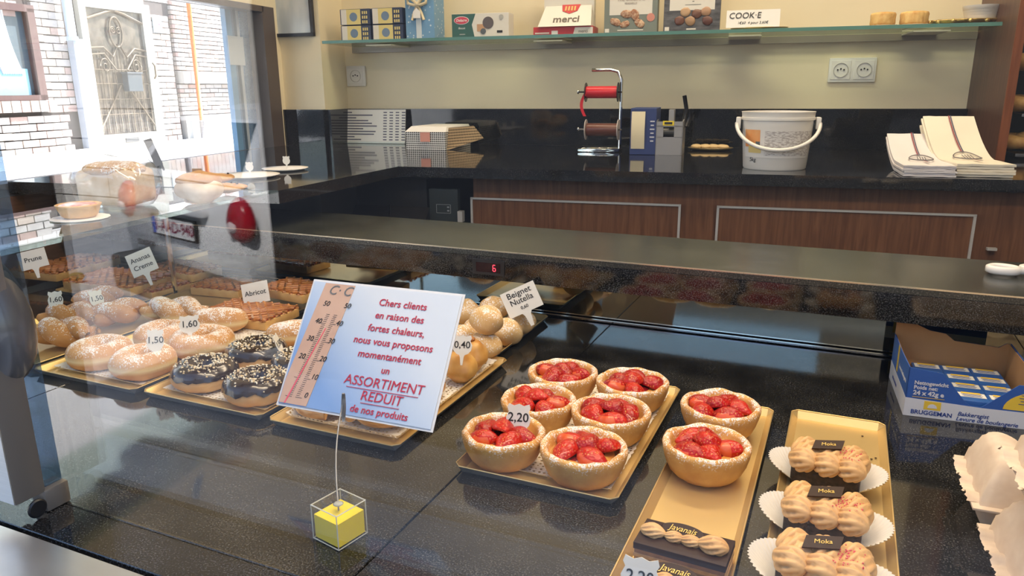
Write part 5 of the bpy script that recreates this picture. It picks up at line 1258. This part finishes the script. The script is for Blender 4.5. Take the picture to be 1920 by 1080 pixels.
# ribbon stand
rx, rw = onc(1120, 284)
rs = bthing('ribbon_stand', 'chrome ribbon stand holding a red and a brown spool', 'stand', rx, rw, ZC+.0003)
def ro(px, py): x, z = onb(px, py, rw); return x-rx, z-ZC
ux, _ = ro(1164, 200); tz = ro(1140, 131)[1]; lx0 = ro(1110, 131)[0]
MB().tube([(lx0, 0, tz), (ux-.035, 0, tz), (ux-.012, 0, tz-.006), (ux, 0, tz-.030), (ux, 0, .012), (ux-.006, .0, .006), (ux-.12, -.02, .006)], .0055, 10).ob('post', CHROME, rs, smooth='all')
MB().tube([(ux-.13, -.035, .006), (ux, -.035, .006), (ux, .045, .006), (ux-.13, .045, .006)], .0055, 8, closed=True).ob('base_loop', CHROME, rs, smooth='all')
RRB = mat('red_satin', (.62,.02,.03), .3); BRB = mat('brown_satin', (.13,.045,.03), .3)
for nm, py, m, fm, rr in (('red_spool', 173, RRB, BLACK, .024), ('brown_spool', 243, BRB, mat('grey_flange', (.55,.50,.48), .4), .026)):
    z = ro(1130, py)[1]; xa, xb_ = ro(1100, py)[0], ro(1160, py)[0]
    MT = Matrix.Translation((xa, -.012, z)) @ Matrix.Rotation(PI/2, 4, 'Y'); Ls = xb_-xa
    s = MB().lathe([(rr*.78,.002),(rr*.80,.006),(rr*.80,Ls-.006),(rr*.78,Ls-.002)], 28, mat=MT).ob(nm, m, rs, smooth='all')
    for q in (0, Ls): MB().lathe([(.004,-.001),(rr*1.28,-.001),(rr*1.28,.001),(.004,.001)], 28, mat=MT @ Matrix.Translation((0,0,q))).ob('flange', fm, s, smooth=30)
    MB().tube([(xa-.024, -.012, z+.001), (xb_+.012, -.012, z)], .0026, 8).ob('axle', CHROME, s, smooth='all')
    MB().blob((xa-.026, -.012, z+.001), (.004,.006,.007), 10, 6).ob('knob', CHROME, s, smooth='all')
    if nm == 'red_spool':
        f = MB(); f.grid(2, 12, lambda u, v: Vector((xa-.004-.012*math.sin(v*PI)+u*.010, -.012-rr*.8, z-.004-v*.072))); f.ob('loose_end', RRB, s, smooth='all')
# blue box with paper, tape dispenser
bx0_, bw0_ = onc(1180, 290); bx1_, _ = onc(1229, 290)
t = bthing('blue_box', 'tall dark blue box with a cream paper strip hanging out', 'box', bx0_, bw0_, ZC+.0003)
bl = mat('dark_blue_card', (.03,.05,.17), .45); wdt = bx1_-bx0_; hh = onb(1200, 203, bw0_)[1]-ZC
MB().bbox((wdt/2, .07, hh/2), (wdt, .14, hh), .002).ob('carton', bl, t)
f = MB(); f.grid(3, 10, lambda u, v: Vector((.004+u*.042, -.002-.006*math.sin(v*PI), hh*.93-v*hh*.80))); f.ob('paper_strip', mat('cream_paper', (.74,.66,.46), .6), t, smooth='all')
b = MB(); [b.box((wdt-.012, -.0006, hh*.72-k*.012), (.010 if k % 2 else .014, .0006, .004)) for k in range(6)]; b.ob('print', mat('pale_print2', (.55,.58,.66), .5), t)
gx0_, gw0_ = onc(1221, 290); gx1_, _ = onc(1272, 290)
gw0_ -= .012; gx0_ += .012; gx1_ += .012
t = bthing('tape_dispenser', 'grey metal tape dispenser with a yellow label and black lever', 'dispenser', gx0_, gw0_, ZC+.0003)
wd = gx1_-gx0_; hg = onb(1245, 228, gw0_)[1]-ZC
GM = mat('grey_steel', (.36,.36,.37), .4, .4)
for x in (0.0015, wd-.0015): MB().prism([(0,0),(.12,0),(.12,hg*.8),(.05,hg*1.05),(0,hg)], -.0015, .0015, mat=Matrix.Translation((x,0,0)) @ XS).ob('side_plate', GM, t)
fpnl = MB(); [fpnl.box(c, d) for c, d in (((wd/2,.001,hg*.27),(wd,.002,hg*.54)), ((wd/2,.001,hg*.92),(wd,.002,hg*.16)), ((wd*.14,.001,hg*.7),(wd*.28,.002,hg*.36)), ((wd*.84,.001,hg*.7),(wd*.32,.002,hg*.36)))]; fpnl.ob('front_plate', GM, t)
MB().lathe([(0,0),(.012,0),(.012,wd-.006),(0,wd-.006)], 16, mat=Matrix.Translation((.003,.02,hg*.68)) @ Matrix.Rotation(PI/2, 4, 'Y')).ob('roller', mat('roller_dark', (.06,.06,.055), .25), t, smooth=40)
MB().box((wd*.46, -.0015, hg*.95), (.034, .002, .014)).ob('yellow_label', mat('warning_yellow', (.80,.62,.03), .45), t)
MB().box((wd*.46, -.0027, hg*.95), (.024, .0006, .007)).ob('label_print', INK, t)
MB().box((wd*.55, .03, hg*1.10), (.016, .05, .05)).ob('blade_holder', GM, t)
MB().tube([(wd-.004,.06,hg*.8),(wd+.004,.055,hg*1.35),(wd-.004,.05,hg*1.75)], .0065, 8).ob('lever', BLACK, t, smooth='all')
MB().tube([(wd+.006,.065,hg*.85),(wd+.016,.06,hg*1.15),(wd+.012,.06,hg*1.35)], .008, 8).ob('handle', BLACK, t, smooth='all')
# biscuits on little gold tray
x_, w_ = onc(1332, 281)
t = bthing('small_gold_tray', 'little gold tray of pale biscuits beside the tape dispenser', 'tray', x_, w_-.02, ZC+.0003)
MB().lathe([(0,.001),(.80,.001),(1.,.009),(.97,.010),(.78,.003),(0,.003)], 40, fn=lambda p, a, j: Vector((p.x*.075, p.y*.045, p.z))).ob('dish', mat('dull_gold', (.40,.32,.17), .35, .8), t, smooth='all')
for k in range(4):
    o = bthing('biscuit', 'pale finger biscuit, %s from left in the little gold tray' % ('first', 'second', 'third', 'fourth')[k], 'biscuit', x_-.045+k*.028, w_-.02, ZC+.0045, .2*k, 'pale biscuits')
    MB().blob((0,0,.008), (.019,.026,.008), 14, 8, .002, 80, k).ob('crumb', mat('pale_biscuit_%d' % k, (.70,.52,.28), .6), o, smooth='all')
# bucket
x_, w_ = onc(1449, 319); w_ += .055
xl, _ = onb(1390, 318, w_); xr, _ = onb(1508, 318, w_); r0 = (xr-xl)/2; r1 = (onb(1528, 212, w_)[0]-onb(1388, 212, w_)[0])/2
hb = onb(1455, 206, w_)[1]-ZC-.004
bu = bthing('plastic_bucket', 'white plastic bucket with printed orange label and lowered handle', 'bucket', (xl+xr)/2+.003, w_, ZC+.0003)
BKT = mat('bucket_white', (.78,.76,.72), .35)
MB().lathe([(0,0),(r0*.97,0),(r0,.003),(r1*.965,hb*.86),(r1*1.0,hb*.86),(r1*1.0,hb*.90),(r1*.975,hb*.905),(r1*.985,hb*.98),(r1,hb),(r1*.95,hb),(r1*.93,hb*.9),(r0*.93,.006),(0,.006)], 64).ob('pail', BKT, bu, smooth=35)
def wrap(a0, a1, z0, z1, nm, m, off=.0008, n=24):
    def fn(u, v):
        a = a0+(a1-a0)*u; z = z0+(z1-z0)*v; r = r0+(r1*.965-r0)*(z/(hb*.86))+off
        return Vector((r*math.sin(a), -r*math.cos(a), z))
    b = MB(); b.grid(n, 2, fn); return b.ob(nm, m, bu, smooth='all')
lbp = nmat('label_text', [(.42,(.40,.37,.36)),(.55,(.70,.68,.66))], 130, .5, stretch=(1,1,3.2))
wrap(-1.15, 1.15, hb*.22, hb*.72, 'label', mat('label_white', (.74,.72,.69), .5))
wrap(-.38, 1.12, hb*.26, hb*.68, 'small_print', lbp, .0012)
wrap(-1.12, -.52, hb*.40, hb*.70, 'orange_print', nmat('orange_print', [(.4,(.80,.26,.05)),(.7,(.80,.42,.16))], 25, .5), .0012)
wrap(-.95, -.48, hb*.30, hb*.42, 'yellow_print', mat('label_yellow', (.70,.55,.20), .5), .0014)
wrap(-.66, -.52, hb*.38, hb*.50, 'dark_print', mat('label_slate', (.10,.14,.16), .5), .0016)
zl = hb*.18; text('5kg', .014, INK, bu, (-r0*.72, -r0*.74, zl), (PI/2, 0, -.78))
hp = []
for i in range(25):
    a = PI*i/24; hp.append((-(r1+.010)*math.cos(a), -.020-.075*math.sin(a), hb*.80-.062*math.sin(a)))
MB().tube(hp, .0048, 8).ob('handle', mat('handle_white', (.80,.77,.72), .35), bu, smooth='all')
for s in (-1, 1): MB().bbox((s*(r1+.006), -.010, hb*.80), (.012, .03, .030), .003).ob('handle_lug', BKT, bu, smooth=40)
# paper bag stacks
def bags(label, fl_, fr_, bl_, zb_, n, hgt, col, bend):
    x0, w0 = onc(*fl_); x1, w1 = onc(*fr_); xb0, zt_ = onb(bl_[0], bl_[1], min(w0+.30, WALLW-.06))
    wd = x1-x0; D = min(w0+.30, WALLW-.05)-w0
    t = bthing('paper_bags', label, 'paper bags', x0, w0, ZC+.0003)
    m = nmat('bag_paper_%s' % col[1], [(.3, col[0]), (.7, tuple(v*1.08 for v in col[0]))], 12, .75, bump=.15, bd=.003)
    sh = xb0-x0
    def prof(v, k):
        s = k*hgt/n
        rise = bend*max(0, v-.42)**1.5*2.3
        return s + rise*(1-.0*k)
    for k in range(n):
        jx, jw = random.uniform(-.003,.003), random.uniform(-.004,.004)
        f = MB()
        def top(u, v): return Vector((u*wd+sh*v+jx, v*D*(.97 if k else 1)+jw, prof(v, k+1)+.0015*noise.noise(Vector((u*5, v*5, k)))))
        def bot(u, v): p = top(u, v); return Vector((p.x, p.y, p.z-hgt/n*.86))
        f.grid(8, 14, top); f.grid(8, 14, bot)
        f.add([top(i/8, 0) for i in range(9)]+[bot(i/8, 0) for i in range(9)], [(i, i+1, 10+i, 9+i) for i in range(8)])
        f.add([top(0, i/14) for i in range(15)]+[bot(0, i/14) for i in range(15)], [(i, i+1, 16+i, 15+i) for i in range(14)])
        f.add([top(1, i/14) for i in range(15)]+[bot(1, i/14) for i in range(15)], [(i, i+1, 16+i, 15+i) for i in range(14)])
        o = f.ob('bag', m, t, smooth=40)
    def lift(u, v, e): return Vector((u*wd+sh*v, v*D*.97, prof(v, n)+e))
    for u0, m_ in ((.50, mat('stripe_maroon', (.28,.04,.06), .6)), (.535, mat('stripe_navy', (.07,.07,.13), .6))):
        for v0, v1 in ((.12, .30), (.55, .99)):
            f = MB(); f.grid(1, 10, lambda u, v: lift(u0+u*.022, v0+(v1-v0)*v, .0045)); f.ob('stripe', m_, t)
    ring_ = MB(); pts = [lift(.52+.24*math.cos(a), .42+.13*math.sin(a), .0050) for a in [i*2*PI/30 for i in range(30)]]
    ring_.tube(pts, .0014, 4, closed=True); ring_.ob('oval_emblem', mat('emblem_grey', (.16,.15,.16), .6), t)
    lt = MB()
    for q in range(4): lt.tube([lift(.43+q*.05, .35, .0050), lift(.47+q*.05, .49, .0050)], .0012, 4)
    lt.ob('emblem_script', mat('emblem_grey2', (.16,.15,.16), .6), t)
    return t
bags('lower stack of white striped paper bags beside the bucket', (1692, 331), (1786, 331), (1664, 238), 0, 6, .026, ((.68,.65,.66), 'white'), .055)
bags('taller stack of cream striped paper bags against the wooden panel', (1790, 332), (1893, 332), (1728, 215), 0, 5, .030, ((.72,.67,.56), 'cream'), .095)
# ================================================================== ON THE LEFT WING AND GLASS LEDGE
lp_ = onzb(155, 408, ZC)
t = bthing('fruit_tart', 'small fruit tart on white paper at the left end of ledge', 'tart', -1.045, .985, ZC+.0003)
MB().lathe([(0,.002),(.030,.002),(.036,.008),(.043,.026),(.045,.030),(.042,.031),(.039,.026),(0,.026)], 40).ob('crust', DOUGH, t, smooth='all')
MB().blob((0,0,.027), (.039,.039,.005), 24, 8, .003, 60, 3).ob('filling', nmat('pink_filling', [(.4,(.55,.12,.12)),(.65,(.75,.55,.50))], 60, .3), t, smooth='all')
MB().lathe([(0,.0),(.058,.0),(.058,.0012),(0,.0012)], 40, fn=lambda p, a, j: Vector((p.x*(1+.02*math.sin(a*24)), p.y*(1+.02*math.sin(a*24)), p.z))).ob('paper', PAPER, t)
t.scale = (.78,)*3
LOAF = nmat('sugar_loaf', [(.3,(.56,.36,.18)),(.7,(.80,.68,.52))], 22, .6, bump=.4)
SUGT = sugared('loaf_top', (.46,.22,.07), (.62,.36,.13), .03, .075, scale=300, amount=.4)
BAGP = glass('clear_film', (.93,.94,.95), .09, rough=.12)
lf = bthing('sugar_loaf', 'bagged square sugar loaf standing beside the side window', 'bread', -1.062, 1.125, ZC+.0003, math.radians(8))
MB().bbox((-.03, 0, .036), (.11, .085, .065), .016, seg=4).ob('crumb', LOAF, lf, smooth='all')
MB().blob((-.03, 0, .066), (.058,.045,.016), 24, 10, .004, 40, 3).ob('crust', SUGT, lf, smooth='all')
MB().blob((-.03, 0, .042), (.072,.058,.050), 24, 14, .008, 30, 6, fn=lambda p: Vector((math.copysign(abs(p.x)**.6, p.x), math.copysign(abs(p.y)**.6, p.y), p.z if p.z > -.8 else -.82))).ob('clear_bag', BAGP, lf, smooth='all')
lf2 = bthing('sugar_loaf', 'round browned sugar loaf right of the bagged square one', 'bread', -.965, 1.19, ZC+.0003)
MB().blob((0, 0, .027), (.048,.042,.027), 24, 14, .006, 40, 9).ob('crumb', LOAF, lf2, smooth='all')
MB().blob((0, 0, .040), (.044,.038,.018), 24, 10, .004, 50, 2).ob('crust', SUGT, lf2, smooth='all')
tk2 = bthing('card_ticket', 'slim dark ticket standing in the bagged sugar loaf', 'ticket', -1.01, 1.14, ZC+.080, .5)
MB().box((0,0,.018), (.014,.0015,.050), mat=Matrix.Rotation(-.3, 4, 'Y')).ob('board', mat('grey_ticket', (.25,.26,.28), .5), tk2)
MB().box((.004,0,-.008), (.004,.0012,.02), mat=Matrix.Rotation(-.3, 4, 'Y')).ob('spike', mat('grey_ticket2', (.25,.26,.28), .5), tk2)
COOK = nmat('cookie_brown', [(.3,(.40,.19,.06)),(.7,(.64,.37,.13))], 60, .6, bump=.5)
for k, (lab, x, w, z, r) in enumerate((('round browned cookie on top of the pile', -1.03, 1.325, .022, .036), ('round cookie at the front of the pile', -.99, 1.302, .006, .040), ('darker cookie at the left of the pile', -1.06, 1.31, .006, .036))):
    c = bthing('cookie', lab, 'cookie', x, w, ZC+z, 0, 'cookies on the counter wing')
    MB().blob((0,0,.007), (r, r*.95, .0085), 26, 10, .004, 60, k*4+1).ob('biscuit', COOK, c, smooth='all')
    b = MB(); [b.blob((random.uniform(-.6,.6)*r, random.uniform(-.6,.6)*r, .0145), (.003,.003,.002), 6, 4) for _ in range(7)]; b.ob('chips', CHOCO_M, c)
tk3 = bthing('card_ticket', 'brown paper ticket standing behind the cookies', 'ticket', -1.085, 1.335, ZC+.0003, .3)
MB().box((0,0,.026), (.020,.0015,.040)).ob('board', mat('kraft_ticket', (.48,.30,.17), .6), tk3); MB().box((0,0,.004), (.006,.0012,.008)).ob('spike', mat('kraft_ticket2', (.48,.30,.17), .6), tk3)
for k, (px, py, r) in enumerate(((466, 332, .075), (535, 319, .060))):
    x, w = onzb(px, py, ZC)
    d = bthing('paper_plate', 'white lace paper plate on the counter wing, %s' % ('the nearer of two' if k == 0 else 'the one nearest rear wall'), 'plate', x, w, ZC+.0003, 0, 'white lace paper plates')
    MB().lathe([(0,.001),(r*.8,.001),(r,.006),(r*.8,.0025),(0,.0025)], 48, fn=lambda p, a, j: Vector((p.x*(1+(.02*math.sin(a*24) if j == 2 else 0)), p.y*(1+(.02*math.sin(a*24) if j == 2 else 0)), p.z))).ob('plate', PAPER, d, smooth='all')
    q = bthing('price_ticket', 'small blank white ticket standing in the %s paper plate' % ('nearer' if k == 0 else 'farther'), 'ticket', x+.005, w, ZC+.004, .2)
    MB().prism(shield(.020, .022, 'shield'), 0, .0012, mat=Matrix(((1,0,0,0),(0,0,1,0),(0,1,0,.011),(0,0,0,1)))).ob('board', TK, q)
